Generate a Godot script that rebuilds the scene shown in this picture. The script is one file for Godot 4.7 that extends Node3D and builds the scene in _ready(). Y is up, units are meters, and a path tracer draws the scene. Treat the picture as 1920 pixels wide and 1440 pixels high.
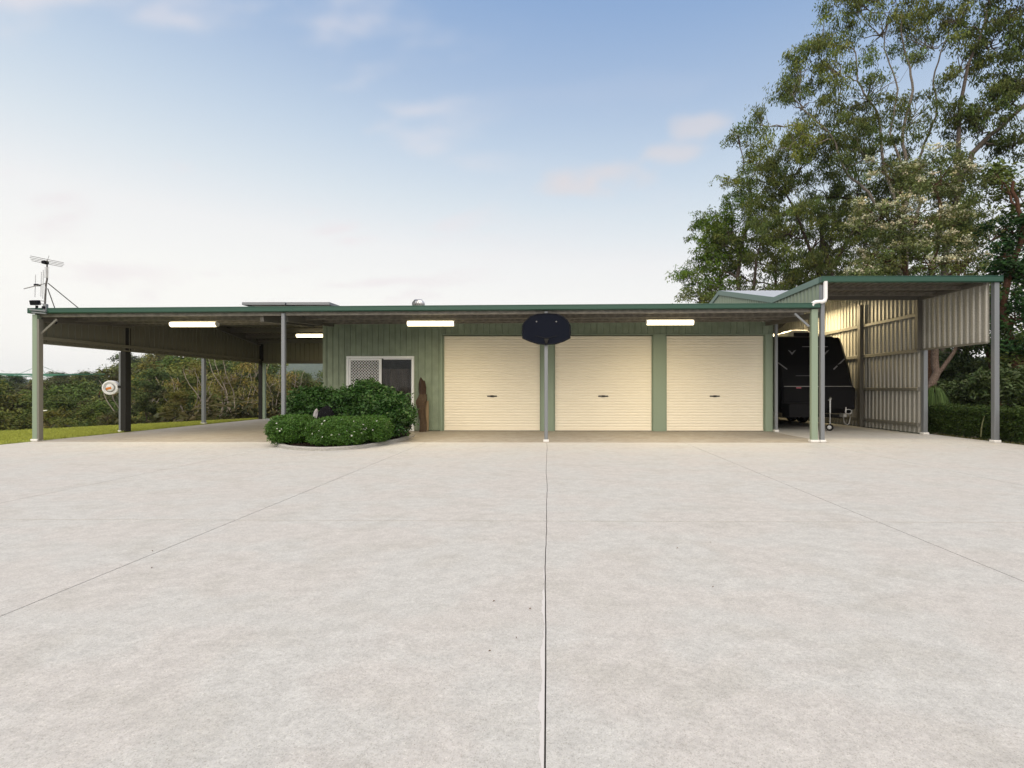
extends Node3D
# A green steel garage and carport on a broad concrete apron, a tall caravan port at its right end, gum trees around.
# Metres, y up, the camera looks towards -z; "d" below is distance in front of the camera (d = -z).

const EYE := 1.25
const YAW := 0.0122          # the camera is turned this much (radians) to the left of square-on
const FOCAL := 960.0         # in pixels of the 1920 wide photograph
const CX := 1028.3
const CY := 731.0
const APRON_LEFT := -12.62
const APRON_RIGHT := 10.62
const EAVE := 12.3
const WALL := 15.48
const RIDGE := 18.46
const BACK := 21.8

var M := {}
var used := {}
var rng := RandomNumberGenerator.new()


func _ready():
	rng.seed = 77
	# ---------------------------------------------------------------- camera, sky, sun, exposure
	var cam := Camera3D.new()
	cam.name = "camera"
	cam.projection = Camera3D.PROJECTION_FRUSTUM
	cam.near = 0.1
	cam.far = 3000.0
	cam.size = 0.1 * 1.5
	cam.frustum_offset = Vector2(0.1 * (960.0 - CX) / FOCAL, 0.1 * (CY - 720.0) / FOCAL)
	cam.position = Vector3(0, EYE, 0)
	cam.rotation.y = YAW
	add_child(cam)
	cam.current = true
	var env := Environment.new()
	env.background_mode = Environment.BG_SKY
	var sm := PanoramaSkyMaterial.new()
	sm.panorama = ImageTexture.create_from_image(sky_image())
	var sky := Sky.new()
	sky.sky_material = sm
	env.sky = sky
	env.background_energy_multiplier = 1.0
	env.tonemap_mode = Environment.TONE_MAPPER_LINEAR
	env.tonemap_exposure = 1.0
	env.fog_enabled = true
	env.fog_density = 0.00022
	env.fog_light_color = Color(0.86, 0.9, 0.96)
	env.sdfgi_enabled = true
	env.ssao_enabled = true
	env.ssil_enabled = true
	var we := WorldEnvironment.new()
	we.name = "environment"
	we.environment = env
	add_child(we)
	var sun := DirectionalLight3D.new()
	sun.name = "sun"
	sun.light_energy = 1.3
	sun.light_color = Color(1.0, 0.93, 0.84)
	sun.light_angular_distance = 80.0
	sun.shadow_enabled = true
	sun.rotation_degrees = Vector3(-52, -8, 0)
	add_child(sun)
	# ---------------------------------------------------------------- setting and things
	materials()
	ground()
	garage()
	caravan_port()
	lamps()
	roof_things()
	wall_things()
	garden_bed()
	caravan()
	hedge_and_garden()
	right_trees()
	forest()
	small_things()


# ==================================================================== mesh builder
class MB:
	var v := PackedVector3Array()
	var n := PackedVector3Array()
	var c := PackedColorArray()
	var col := Color.WHITE
	var tinted := false

	func tri(a: Vector3, b: Vector3, d: Vector3):       # counter-clockwise seen from outside
		var m := (b - a).cross(d - a).normalized()
		v.append(a); v.append(d); v.append(b)
		n.append(m); n.append(m); n.append(m)
		if tinted:
			c.append(col); c.append(col); c.append(col)

	func trin(a: Vector3, b: Vector3, d: Vector3, na: Vector3, nb: Vector3, nd: Vector3):
		v.append(a); v.append(d); v.append(b)
		n.append(na); n.append(nd); n.append(nb)
		if tinted:
			c.append(col); c.append(col); c.append(col)

	func quad(a: Vector3, b: Vector3, d: Vector3, e: Vector3):
		tri(a, b, d)
		tri(a, d, e)

	func box(at: Vector3, size: Vector3, ch := 0.0, turn := Basis.IDENTITY):
		var h := size * 0.5
		if ch <= 0.0:
			for ax in 3:
				for s in [-1.0, 1.0]:
					var f: Array[Vector3] = []
					for k in [[-1, -1], [1, -1], [1, 1], [-1, 1]]:
						var p := Vector3()
						p[ax] = s * h[ax]
						p[(ax + 1) % 3] = k[0] * h[(ax + 1) % 3] * s
						p[(ax + 2) % 3] = k[1] * h[(ax + 2) % 3]
						f.append(at + turn * p)
					quad(f[0], f[1], f[2], f[3])
			return
		ch = minf(ch, minf(h.x, minf(h.y, h.z)) * 0.9)
		var g := h - Vector3(ch, ch, ch)
		for ax in 3:
			var u := (ax + 1) % 3
			var w := (ax + 2) % 3
			for s in [-1.0, 1.0]:
				var f: Array[Vector3] = []
				for k in [[-1, -1], [1, -1], [1, 1], [-1, 1]]:
					var p := Vector3()
					p[ax] = s * h[ax]
					p[u] = k[0] * g[u] * s
					p[w] = k[1] * g[w]
					f.append(at + turn * p)
				quad(f[0], f[1], f[2], f[3])
				for s2 in [-1.0, 1.0]:                      # edges between face ax=s and face u=s2
					var e: Array[Vector3] = []
					for k in [[0, -1], [1, -1], [1, 1], [0, 1]]:
						var p := Vector3()
						p[ax] = s * (h[ax] if k[0] == 0 else g[ax])
						p[u] = s2 * (g[u] if k[0] == 0 else h[u])
						p[w] = k[1] * g[w]
						e.append(at + turn * p)
					if s * s2 > 0:
						quad(e[0], e[1], e[2], e[3])
					else:
						quad(e[3], e[2], e[1], e[0])
		for sx in [-1.0, 1.0]:
			for sy in [-1.0, 1.0]:
				for sz in [-1.0, 1.0]:
					var a := at + turn * Vector3(sx * h.x, sy * g.y, sz * g.z)
					var b := at + turn * Vector3(sx * g.x, sy * h.y, sz * g.z)
					var d := at + turn * Vector3(sx * g.x, sy * g.y, sz * h.z)
					if sx * sy * sz > 0:
						tri(a, b, d)
					else:
						tri(a, d, b)

	func bar(a: Vector3, b: Vector3, w: float, h: float, ch := 0.0, up := Vector3.UP):   # box from a to b
		var f := (b - a).normalized()
		var s := up.cross(f)
		if s.length() < 0.01:
			s = Vector3.RIGHT.cross(f)
		s = s.normalized()
		box((a + b) * 0.5, Vector3(w, h, (b - a).length()), ch, Basis(s, f.cross(s), f))

	func tube(p: PackedVector3Array, r: PackedFloat32Array, sides := 8, caps := true):
		var rows: Array = []
		var dirs: Array = []
		var side := Vector3.ZERO
		for i in p.size():
			var f := (p[mini(i + 1, p.size() - 1)] - p[maxi(i - 1, 0)]).normalized()
			if side == Vector3.ZERO:
				side = f.cross(Vector3(0.31, 0.2, 0.93)).normalized()
			side = (side - f * side.dot(f)).normalized()
			var o := f.cross(side)
			var row := PackedVector3Array()
			var dd := PackedVector3Array()
			for k in sides:
				var t := TAU * k / sides
				var q := side * cos(t) + o * sin(t)
				dd.append(q)
				row.append(p[i] + q * r[mini(i, r.size() - 1)])
			rows.append(row)
			dirs.append(dd)
		for i in p.size() - 1:
			for k in sides:
				var l := (k + 1) % sides
				trin(rows[i][k], rows[i][l], rows[i + 1][l], dirs[i][k], dirs[i][l], dirs[i + 1][l])
				trin(rows[i][k], rows[i + 1][l], rows[i + 1][k], dirs[i][k], dirs[i + 1][l], dirs[i + 1][k])
		if caps:
			for k in sides:
				tri(p[0], rows[0][(k + 1) % sides], rows[0][k])
				tri(p[-1], rows[-1][k], rows[-1][(k + 1) % sides])

	func rod(a: Vector3, b: Vector3, r: float, sides := 8):
		tube(PackedVector3Array([a, b]), PackedFloat32Array([r, r]), sides)

	func lathe(prof: Array, xf: Transform3D, sides := 20):      # prof: Vector2(radius, height) upwards along xf's y
		for i in prof.size() - 1:
			var a: Vector2 = prof[i]
			var b: Vector2 = prof[i + 1]
			var e := b - a
			var m := Vector2(e.y, -e.x).normalized()
			for k in sides:
				var t0 := TAU * k / sides
				var t1 := TAU * (k + 1) / sides
				var q0 := Vector3(cos(t0), 0, -sin(t0))
				var q1 := Vector3(cos(t1), 0, -sin(t1))
				var n0 := (xf.basis * (q0 * m.x + Vector3(0, m.y, 0))).normalized()
				var n1 := (xf.basis * (q1 * m.x + Vector3(0, m.y, 0))).normalized()
				var p00 := xf * (q0 * a.x + Vector3(0, a.y, 0))
				var p10 := xf * (q1 * a.x + Vector3(0, a.y, 0))
				var p01 := xf * (q0 * b.x + Vector3(0, b.y, 0))
				var p11 := xf * (q1 * b.x + Vector3(0, b.y, 0))
				if a.x > 1e-5:
					trin(p00, p10, p11, n0, n1, n1)
				if b.x > 1e-5:
					trin(p00, p11, p01, n0, n1, n0)

	func prism(poly: PackedVector2Array, xf: Transform3D, depth: float, ch := 0.0):   # polygon in xf's x-y, from z=0 back to z=-depth; bevelled front
		if Geometry2D.is_polygon_clockwise(poly):
			poly = poly.duplicate()
			poly.reverse()
		var face := poly
		if ch > 0.0:
			var inner := Geometry2D.offset_polygon(poly, -ch)
			if inner.size() == 1 and inner[0].size() == poly.size():
				face = inner[0]
				if Geometry2D.is_polygon_clockwise(face):
					face.reverse()
				var best := 0                               # line the two outlines up
				for i in face.size():
					if face[i].distance_to(poly[0]) < face[best].distance_to(poly[0]):
						best = i
				var turned := PackedVector2Array()
				for i in face.size():
					turned.append(face[(i + best) % face.size()])
				face = turned
			else:
				ch = 0.0
		var t := Geometry2D.triangulate_polygon(face)
		for i in range(0, t.size(), 3):
			var a := face[t[i]]
			var b := face[t[i + 1]]
			var d := face[t[i + 2]]
			if (b - a).cross(d - a) < 0:
				var s := b
				b = d
				d = s
			tri(xf * Vector3(a.x, a.y, 0), xf * Vector3(b.x, b.y, 0), xf * Vector3(d.x, d.y, 0))
		t = Geometry2D.triangulate_polygon(poly)
		for i in range(0, t.size(), 3):
			var a := poly[t[i]]
			var b := poly[t[i + 1]]
			var d := poly[t[i + 2]]
			if (b - a).cross(d - a) > 0:
				var s := b
				b = d
				d = s
			tri(xf * Vector3(a.x, a.y, -depth), xf * Vector3(b.x, b.y, -depth), xf * Vector3(d.x, d.y, -depth))
		for i in poly.size():
			var j := (i + 1) % poly.size()
			var a := poly[i]
			var b := poly[j]
			quad(xf * Vector3(a.x, a.y, -depth), xf * Vector3(b.x, b.y, -depth), xf * Vector3(b.x, b.y, -ch), xf * Vector3(a.x, a.y, -ch))
			if ch > 0.0:
				quad(xf * Vector3(a.x, a.y, -ch), xf * Vector3(b.x, b.y, -ch), xf * Vector3(face[j].x, face[j].y, 0), xf * Vector3(face[i].x, face[i].y, 0))

	func sheet(prof: PackedVector2Array, a: Vector3, u: Vector3, out: Vector3, run: Vector3):   # an open line of points (along u, along out) swept along run
		for i in prof.size() - 1:
			var p := a + u * prof[i].x + out * prof[i].y
			var q := a + u * prof[i + 1].x + out * prof[i + 1].y
			quad(p, q, q + run, p + run)

	func add(tv: PackedVector3Array, tn: PackedVector3Array, xf: Transform3D, k: Color):
		v.append_array(xf * tv)
		n.append_array(Transform3D(xf.basis.orthonormalized(), Vector3.ZERO) * tn)
		var cc := PackedColorArray()
		cc.resize(tv.size())
		cc.fill(k)
		c.append_array(cc)
		tinted = true

	func mesh() -> ArrayMesh:
		var a := []
		a.resize(Mesh.ARRAY_MAX)
		a[Mesh.ARRAY_VERTEX] = v
		a[Mesh.ARRAY_NORMAL] = n
		if tinted:
			a[Mesh.ARRAY_COLOR] = c
		var uv := PackedVector2Array()
		uv.resize(v.size())
		for i in v.size() if v.size() < 4000 else 0:
			uv[i] = Vector2(v[i].x, v[i].z)
		a[Mesh.ARRAY_TEX_UV] = uv
		var m := ArrayMesh.new()
		m.add_surface_from_arrays(Mesh.PRIMITIVE_TRIANGLES, a)
		return m


# ==================================================================== naming
func numbered(called: String) -> String:
	if not used.has(called):
		used[called] = 0
		return called
	used[called] += 1
	return "%s_%03d" % [called, used[called]]


func tag(o: Node3D, label: String, category: String, group := "", kind := ""):
	if label:
		o.set_meta("label", label)
	if category:
		o.set_meta("category", category)
	if group:
		o.set_meta("group", group)
	if kind:
		o.set_meta("kind", kind)
	return o


func thing(called: String, where: Vector3, label: String, category: String, group := "") -> Node3D:
	var o := Node3D.new()
	o.name = numbered(called)
	add_child(o, true)
	o.position = where
	tag(o, label, category, group)
	return o


func put(called: String, mb: MB, m: Material, parent: Node3D = null) -> MeshInstance3D:
	var o := MeshInstance3D.new()
	o.mesh = mb.mesh()
	o.material_override = m
	if parent == null:
		o.name = numbered(called)
		add_child(o, true)
	else:
		var k := 0
		var nm := called
		while parent.has_node(nm):
			k += 1
			nm = "%s_%03d" % [called, k]
		o.name = nm
		parent.add_child(o, true)
		var root := parent
		while root.get_parent() != self:                    # shapes are given in world places; parts hang from the thing's base
			root = root.get_parent()
		if parent == root:
			o.position = -root.position
	return o


func at(px: float, py: float, d: float) -> Vector3:         # the point at distance d that stands at that place of the photograph
	var r := (px - CX) / FOCAL
	var x := d * (r * cos(YAW) - sin(YAW)) / (cos(YAW) + r * sin(YAW))
	var depth := d * cos(YAW) - x * sin(YAW)
	return Vector3(x, EYE + (CY - py) * depth / FOCAL, -d)


func ax(px: float, d: float) -> float:
	return at(px, CY, d).x


# ==================================================================== materials
func mat(called: String, c: Color, rough := 0.6, metal := 0.0) -> StandardMaterial3D:
	var m := StandardMaterial3D.new()
	m.resource_name = called
	m.albedo_color = c.linear_to_srgb()
	m.roughness = rough
	m.metallic = metal
	m.cull_mode = BaseMaterial3D.CULL_DISABLED
	M[called] = m
	return m


func noise(s: int, freq: float, oct := 4) -> FastNoiseLite:
	var f := FastNoiseLite.new()
	f.seed = s
	f.noise_type = FastNoiseLite.TYPE_SIMPLEX_SMOOTH
	f.frequency = freq
	f.fractal_type = FastNoiseLite.FRACTAL_FBM
	f.fractal_octaves = oct
	return f


func ntex(s: int, freq: float, oct: int, lo: Color, hi: Color, size := 512, normal := 0.0) -> NoiseTexture2D:
	var t := NoiseTexture2D.new()
	t.width = size
	t.height = size
	t.seamless = true
	t.noise = noise(s, freq, oct)
	if normal > 0.0:
		t.as_normal_map = true
		t.bump_strength = normal
	else:
		var g := Gradient.new()
		g.set_color(0, lo)
		g.set_color(1, hi)
		g.set_offset(0, 0.15)
		g.set_offset(1, 0.85)
		t.color_ramp = g
	return t


func tri_tex(m: StandardMaterial3D, t: Texture2D, scale: float):
	m.albedo_texture = t
	m.uv1_triplanar = true
	m.uv1_world_triplanar = true
	m.uv1_scale = Vector3(scale, scale, scale)


func concrete_image(s: int, pink: Color, pale: Color, dark: Color) -> ImageTexture:
	var n := 1024
	var a := noise(s, 0.006, 5).get_seamless_image(n, n)
	var b := noise(s + 1, 0.011, 4).get_seamless_image(n, n)
	var d := noise(s + 2, 0.045, 5).get_seamless_image(n, n)
	var e := noise(s + 3, 0.22, 3).get_seamless_image(n, n)
	var de := e.get_data()
	var da := a.get_data()
	var db := b.get_data()
	var dd := d.get_data()
	var px := PackedByteArray()
	px.resize(n * n * 3)
	for i in n * n:
		var u := da[i] / 255.0
		var w := db[i] / 255.0
		var g := dd[i] / 255.0
		var k := pale.lerp(pink, smoothstep(0.35, 0.65, u)).lerp(dark, smoothstep(0.5, 0.92, w) * 0.55)
		var f := 0.90 + 0.09 * g + 0.11 * de[i] / 255.0
		px[i * 3] = int(clampf(k.r * f, 0, 1) * 255)
		px[i * 3 + 1] = int(clampf(k.g * f, 0, 1) * 255)
		px[i * 3 + 2] = int(clampf(k.b * f, 0, 1) * 255)
	return ImageTexture.create_from_image(Image.create_from_data(n, n, false, Image.FORMAT_RGB8, px))


func grit_image() -> ImageTexture:                           # fine aggregate: pale and dark specks of sand
	var n := 1024
	var r := RandomNumberGenerator.new()
	r.seed = 5
	var im := Image.create_empty(n, n, false, Image.FORMAT_RGB8)
	im.fill(Color(0.93, 0.93, 0.93))
	for i in 150000:
		var k := r.randf_range(0.82, 1.0)
		im.fill_rect(Rect2i(r.randi() % n, r.randi() % n, 1 + r.randi() % 3, 1 + r.randi() % 3), Color(k, k, k * 0.99))
	for i in 12000:
		var k := r.randf_range(0.72, 0.9)
		var x := r.randi() % n
		var y := r.randi() % n
		im.fill_rect(Rect2i(x, y, 1 + r.randi() % 2, 1 + r.randi() % 2), Color(k, k * 0.98, k * 0.95))
	return ImageTexture.create_from_image(im)


func materials():
	var c := mat("concrete", Color.WHITE, 0.82)
	tri_tex(c, concrete_image(3, Color(0.79, 0.781, 0.758), Color(0.787, 0.787, 0.767), Color(0.75, 0.743, 0.714)), 1.0 / 7.0)
	c.uv1_scale = Vector3(0.12, 0.14, 0.16)
	c.detail_enabled = true
	c.detail_blend_mode = BaseMaterial3D.BLEND_MODE_MUL
	c.detail_albedo = grit_image()
	c.detail_uv_layer = BaseMaterial3D.DETAIL_UV_2
	c.uv2_triplanar = true
	c.uv2_world_triplanar = true
	c.uv2_scale = Vector3(0.55, 0.55, 0.55)
	c.metallic_specular = 0.4
	var b := mat("brown_concrete", Color.WHITE, 0.7)
	tri_tex(b, concrete_image(23, Color(0.61, 0.585, 0.54), Color(0.625, 0.605, 0.565), Color(0.53, 0.505, 0.46)), 1.0 / 6.0)
	b.metallic_specular = 0.4
	mat("slurry", Color(0.58, 0.57, 0.545), 0.85)
	mat("kerb", Color(0.42, 0.41, 0.38), 0.85)
	tri_tex(M.kerb, ntex(9, 0.03, 4, Color(0.8, 0.8, 0.8), Color(1, 1, 1)), 1.5)
	mat("white_cement", Color(0.7, 0.7, 0.68), 0.8)
	var gm := mat("green_cladding", Color(0.235, 0.295, 0.215), 0.5)
	tri_tex(gm, ntex(11, 0.012, 4, Color(0.9, 0.9, 0.9), Color(1, 1, 1)), 0.35)
	mat("gable_cladding", Color(0.235, 0.295, 0.215), 0.5)
	mat("green_steel", Color(0.225, 0.29, 0.215), 0.48)
	mat("gutter_green", Color(0.016, 0.07, 0.046), 0.4)
	mat("rake_green", Color(0.12, 0.2, 0.16), 0.45)
	var z := mat("zinc_roof", Color(0.21, 0.195, 0.165), 0.5, 0.15)
	tri_tex(z, ntex(17, 0.02, 4, Color(0.8, 0.8, 0.8), Color(1, 1, 1)), 0.6)
	mat("bright_roof", Color(0.62, 0.64, 0.66), 0.4, 0.4)
	var gw := mat("galvanised_wall", Color(0.44, 0.43, 0.39), 0.45, 0.2)
	tri_tex(gw, ntex(19, 0.05, 3, Color(0.86, 0.86, 0.86), Color(1, 1, 1)), 0.8)
	var gp := mat("galvanised_post", Color(0.26, 0.28, 0.30), 0.42, 0.35)
	tri_tex(gp, ntex(20, 0.09, 3, Color(0.82, 0.82, 0.82), Color(1, 1, 1)), 2.0)
	mat("dark_steel", Color(0.028, 0.028, 0.026), 0.6)
	mat("girt_steel", Color(0.2, 0.195, 0.17), 0.5, 0.3)
	mat("cream_door", Color(0.84, 0.785, 0.655), 0.5)
	mat("white_frame", Color(0.84, 0.88, 0.93), 0.4)
	mat("white_pipe", Color(0.78, 0.78, 0.78), 0.4)
	mat("black_plastic", Color(0.012, 0.013, 0.017), 0.5)
	mat("navy_board", Color(0.009, 0.011, 0.018), 0.45)
	mat("black_rubber", Color(0.015, 0.015, 0.015), 0.85)
	mat("chrome", Color(0.6, 0.61, 0.62), 0.25, 0.9)
	mat("steel", Color(0.28, 0.28, 0.27), 0.4, 0.6)
	mat("dull_steel", Color(0.13, 0.12, 0.11), 0.6, 0.2)
	mat("aluminium", Color(0.62, 0.63, 0.64), 0.35, 0.7)
	mat("light_housing", Color(0.7, 0.7, 0.68), 0.5)
	var gl := mat("dark_glass", Color(0.02, 0.025, 0.03, 0.3), 0.05)
	gl.transparency = BaseMaterial3D.TRANSPARENCY_ALPHA
	gl.albedo_color.a = 0.25
	gl.metallic_specular = 0.3
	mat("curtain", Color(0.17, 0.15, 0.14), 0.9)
	mat("solar_glass", Color(0.01, 0.012, 0.03), 0.08)
	mat("backsheet", Color(0.7, 0.68, 0.67), 0.6)
	mat("caravan_black", Color(0.006, 0.006, 0.007), 0.38)
	mat("caravan_trim", Color(0.009, 0.009, 0.01), 0.5)
	mat("caravan_roof", Color(0.05, 0.048, 0.045), 0.5)
	mat("silver_decal", Color(0.2, 0.2, 0.21), 0.4)
	mat("red_plastic", Color(0.5, 0.13, 0.17), 0.3)
	mat("hose_white", Color(0.72, 0.74, 0.76), 0.45)
	mat("hose_orange", Color(0.62, 0.2, 0.035), 0.5)
	mat("rust_hose", Color(0.12, 0.04, 0.02), 0.6)
	var w := mat("old_timber", Color.WHITE, 0.8)
	tri_tex(w, ntex(31, 0.02, 5, Color(0.17, 0.13, 0.09), Color(0.38, 0.305, 0.22)), 2.0)
	w.uv1_scale = Vector3(9, 1.4, 9)
	var dw := mat("dark_timber", Color.WHITE, 0.85)
	tri_tex(dw, ntex(32, 0.02, 5, Color(0.12, 0.08, 0.06), Color(0.28, 0.19, 0.13)), 2.0)
	dw.uv1_scale = Vector3(9, 1.4, 9)
	mat("tan_timber", Color(0.26, 0.19, 0.11), 0.75)
	var rk := mat("basalt", Color(0.006, 0.006, 0.007), 0.8)
	rk.heightmap_enabled = false
	mat("pale_stone", Color(0.3, 0.29, 0.29), 0.85)
	var mu := mat("mulch", Color.WHITE, 0.95)
	tri_tex(mu, ntex(41, 0.06, 4, Color(0.07, 0.05, 0.04), Color(0.21, 0.15, 0.12)), 1.4)
	var so := mat("soil", Color.WHITE, 0.95)
	tri_tex(so, ntex(42, 0.02, 5, Color(0.17, 0.15, 0.09), Color(0.27, 0.24, 0.15)), 0.2)
	var la := mat("lawn", Color.WHITE, 0.9)
	tri_tex(la, ntex(43, 0.03, 5, Color(0.5, 0.55, 0.22), Color(0.62, 0.66, 0.30)), 0.5)
	var hi := mat("hill", Color.WHITE, 0.95)
	tri_tex(hi, ntex(44, 0.03, 5, Color(0.2, 0.25, 0.2), Color(0.33, 0.38, 0.3)), 0.01)
	for k in ["leaf", "glossy_leaf", "grass_blade", "petal"]:
		var lm := mat(k, Color.WHITE, 0.65 if k != "glossy_leaf" else 0.45)
		lm.vertex_color_use_as_albedo = true
		if k != "petal":
			lm.backlight_enabled = true
			lm.backlight = Color(0.28, 0.28, 0.14)
	var bk := mat("bark", Color.WHITE, 0.85)
	bk.vertex_color_use_as_albedo = true
	tri_tex(bk, ntex(51, 0.03, 5, Color(0.55, 0.52, 0.5), Color(1, 1, 1)), 0.8)
	bk.uv1_scale = Vector3(2.5, 0.6, 2.5)
	var tl := mat("lamp_tube", Color(0.9, 0.88, 0.8), 0.5)
	tl.emission_enabled = true
	tl.emission = Color(1.0, 0.93, 0.74)
	tl.emission_energy_multiplier = 5.0
	mat("green_rope", Color(0.05, 0.2, 0.14), 0.6)
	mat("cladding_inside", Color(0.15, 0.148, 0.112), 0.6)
	mat("port_post", Color(0.12, 0.115, 0.10), 0.5, 0.2)
	mat("shaded_frame_steel", Color(0.12, 0.115, 0.10), 0.55, 0.1)  # roof framing steel, the shade under the roofs darkened into its colour
	for k in ["dark_steel", "navy_board", "black_plastic", "basalt", "caravan_trim", "black_rubber"]:
		M[k].metallic_specular = 0.18
	M.caravan_black.metallic_specular = 0.25
	M.navy_board.metallic_specular = 0.08
	for k in ["leaf", "glossy_leaf", "grass_blade", "petal", "bark"]:
		M[k].metallic_specular = 0.22 if k != "glossy_leaf" else 0.35


# ==================================================================== sky
func sky_image() -> Image:
	var w := 1024
	var h := 512
	var f := noise(101, 0.9, 5)
	var f2 := noise(102, 0.35, 4)
	var px := PackedFloat32Array()
	px.resize(w * h * 3)
	var keys := [[0.0, Color(1.01, 1.0, 0.975)], [8.0, Color(0.995, 0.992, 0.975)], [14.0, Color(0.95, 0.955, 0.958)], [19.0, Color(0.862, 0.902, 0.935)], [24.0, Color(0.775, 0.84, 0.91)], [30.0, Color(0.672, 0.758, 0.872)], [37.0, Color(0.565, 0.68, 0.838)], [50.0, Color(0.48, 0.60, 0.80)], [90.0, Color(0.40, 0.53, 0.75)]]
	for j in h:
		var el := 90.0 - (j + 0.5) / h * 180.0
		for i in w:
			var az := (i + 0.5) / w * 360.0
			if az > 180.0:
				az -= 360.0
			var dirv := Vector3(cos(deg_to_rad(el)) * sin(deg_to_rad(az)), sin(deg_to_rad(el)), -cos(deg_to_rad(el)) * cos(deg_to_rad(az)))
			var k: Color
			if el <= 0.0:
				k = Color(0.45, 0.43, 0.40)
			else:
				var haze := 3.2 * sin(deg_to_rad(az))           # the left of the view is a little hazier than the right
				var e := clampf(el + haze, 0.0, 90.0)
				k = keys[-1][1]
				for q in keys.size() - 1:
					if e < keys[q + 1][0]:
						k = keys[q][1].lerp(keys[q + 1][1], (e - keys[q][0]) / (keys[q + 1][0] - keys[q][0]))
						break
				if el > 2.0:
					var p := dirv / (dirv.y + 0.12)
					var wisp := f.get_noise_3d(p.x * 1.3 + p.z * 0.35, 3.0, p.z * 3.2 - p.x * 0.5)
					var mass := f2.get_noise_3d(p.x * 1.4, 7.0, p.z * 1.4)
					var cover := smoothstep(0.02, 0.5, wisp + mass * 0.75 - 0.10) * 0.6 * smoothstep(4.0, 14.0, el) * lerpf(1.25, 0.1, smoothstep(-24.0, -2.0, az) * (1.0 - smoothstep(60.0, 120.0, absf(az))))
					k = k.lerp(Color(0.94, 0.905, 0.915), cover)
					for b in [[5.6, 23.1, 6.0, 2.3], [3.0, 21.4, 5.0, 1.5], [16.0, 26.4, 3.6, 1.7], [12.5, 24.2, 4.6, 1.2]]:   # low evening clouds with a pink side
						var da = (az - b[0]) / b[2]
						var de = (el - b[1]) / b[3]
						var s := 1.0 - sqrt(da * da + de * de) + 0.9 * f.get_noise_3d(dirv.x * 7.0, dirv.y * 14.0, 11.0)
						k = k.lerp(Color(0.905, 0.865, 0.865), smoothstep(0.0, 0.8, s) * 0.55)
			var l := k.srgb_to_linear()
			var o := (j * w + i) * 3
			px[o] = l.r
			px[o + 1] = l.g
			px[o + 2] = l.b
	return Image.create_from_data(w, h, false, Image.FORMAT_RGBF, px.to_byte_array())


# ==================================================================== ground
func crest(d: float) -> float:                               # where the lawn at the left begins to fall away
	if d < 15.0:
		return -16.3 - (15.0 - d) * 0.22
	return lerpf(-16.3, -12.7, clampf((d - 15.0) / 7.0, 0, 1)) + maxf(0.0, d - 22.0) * 9.0


func land(x: float, z: float) -> float:
	var d := -z
	var s := maxf(crest(d) - x if d < 22.5 else -100.0, d - 23.0)
	if x < crest(22.0) and d > 15.0:
		s = maxf(s, minf(crest(minf(d, 22.0)) - x, 200.0))
	var y := 0.0
	if s > 0.0:
		var q := minf(s, 34.0)
		y = -0.012 * q * q * clampf(1.6 - q / 30.0, 0.3, 1.0) - 0.12 * q
		y += clampf(s - 40.0, 0.0, 75.0) * 0.075 - maxf(0.0, s - 140.0) * 0.04
		y = maxf(y, -16.0)
	y *= smoothstep(16.0, -3.0, x)
	return y


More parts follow.
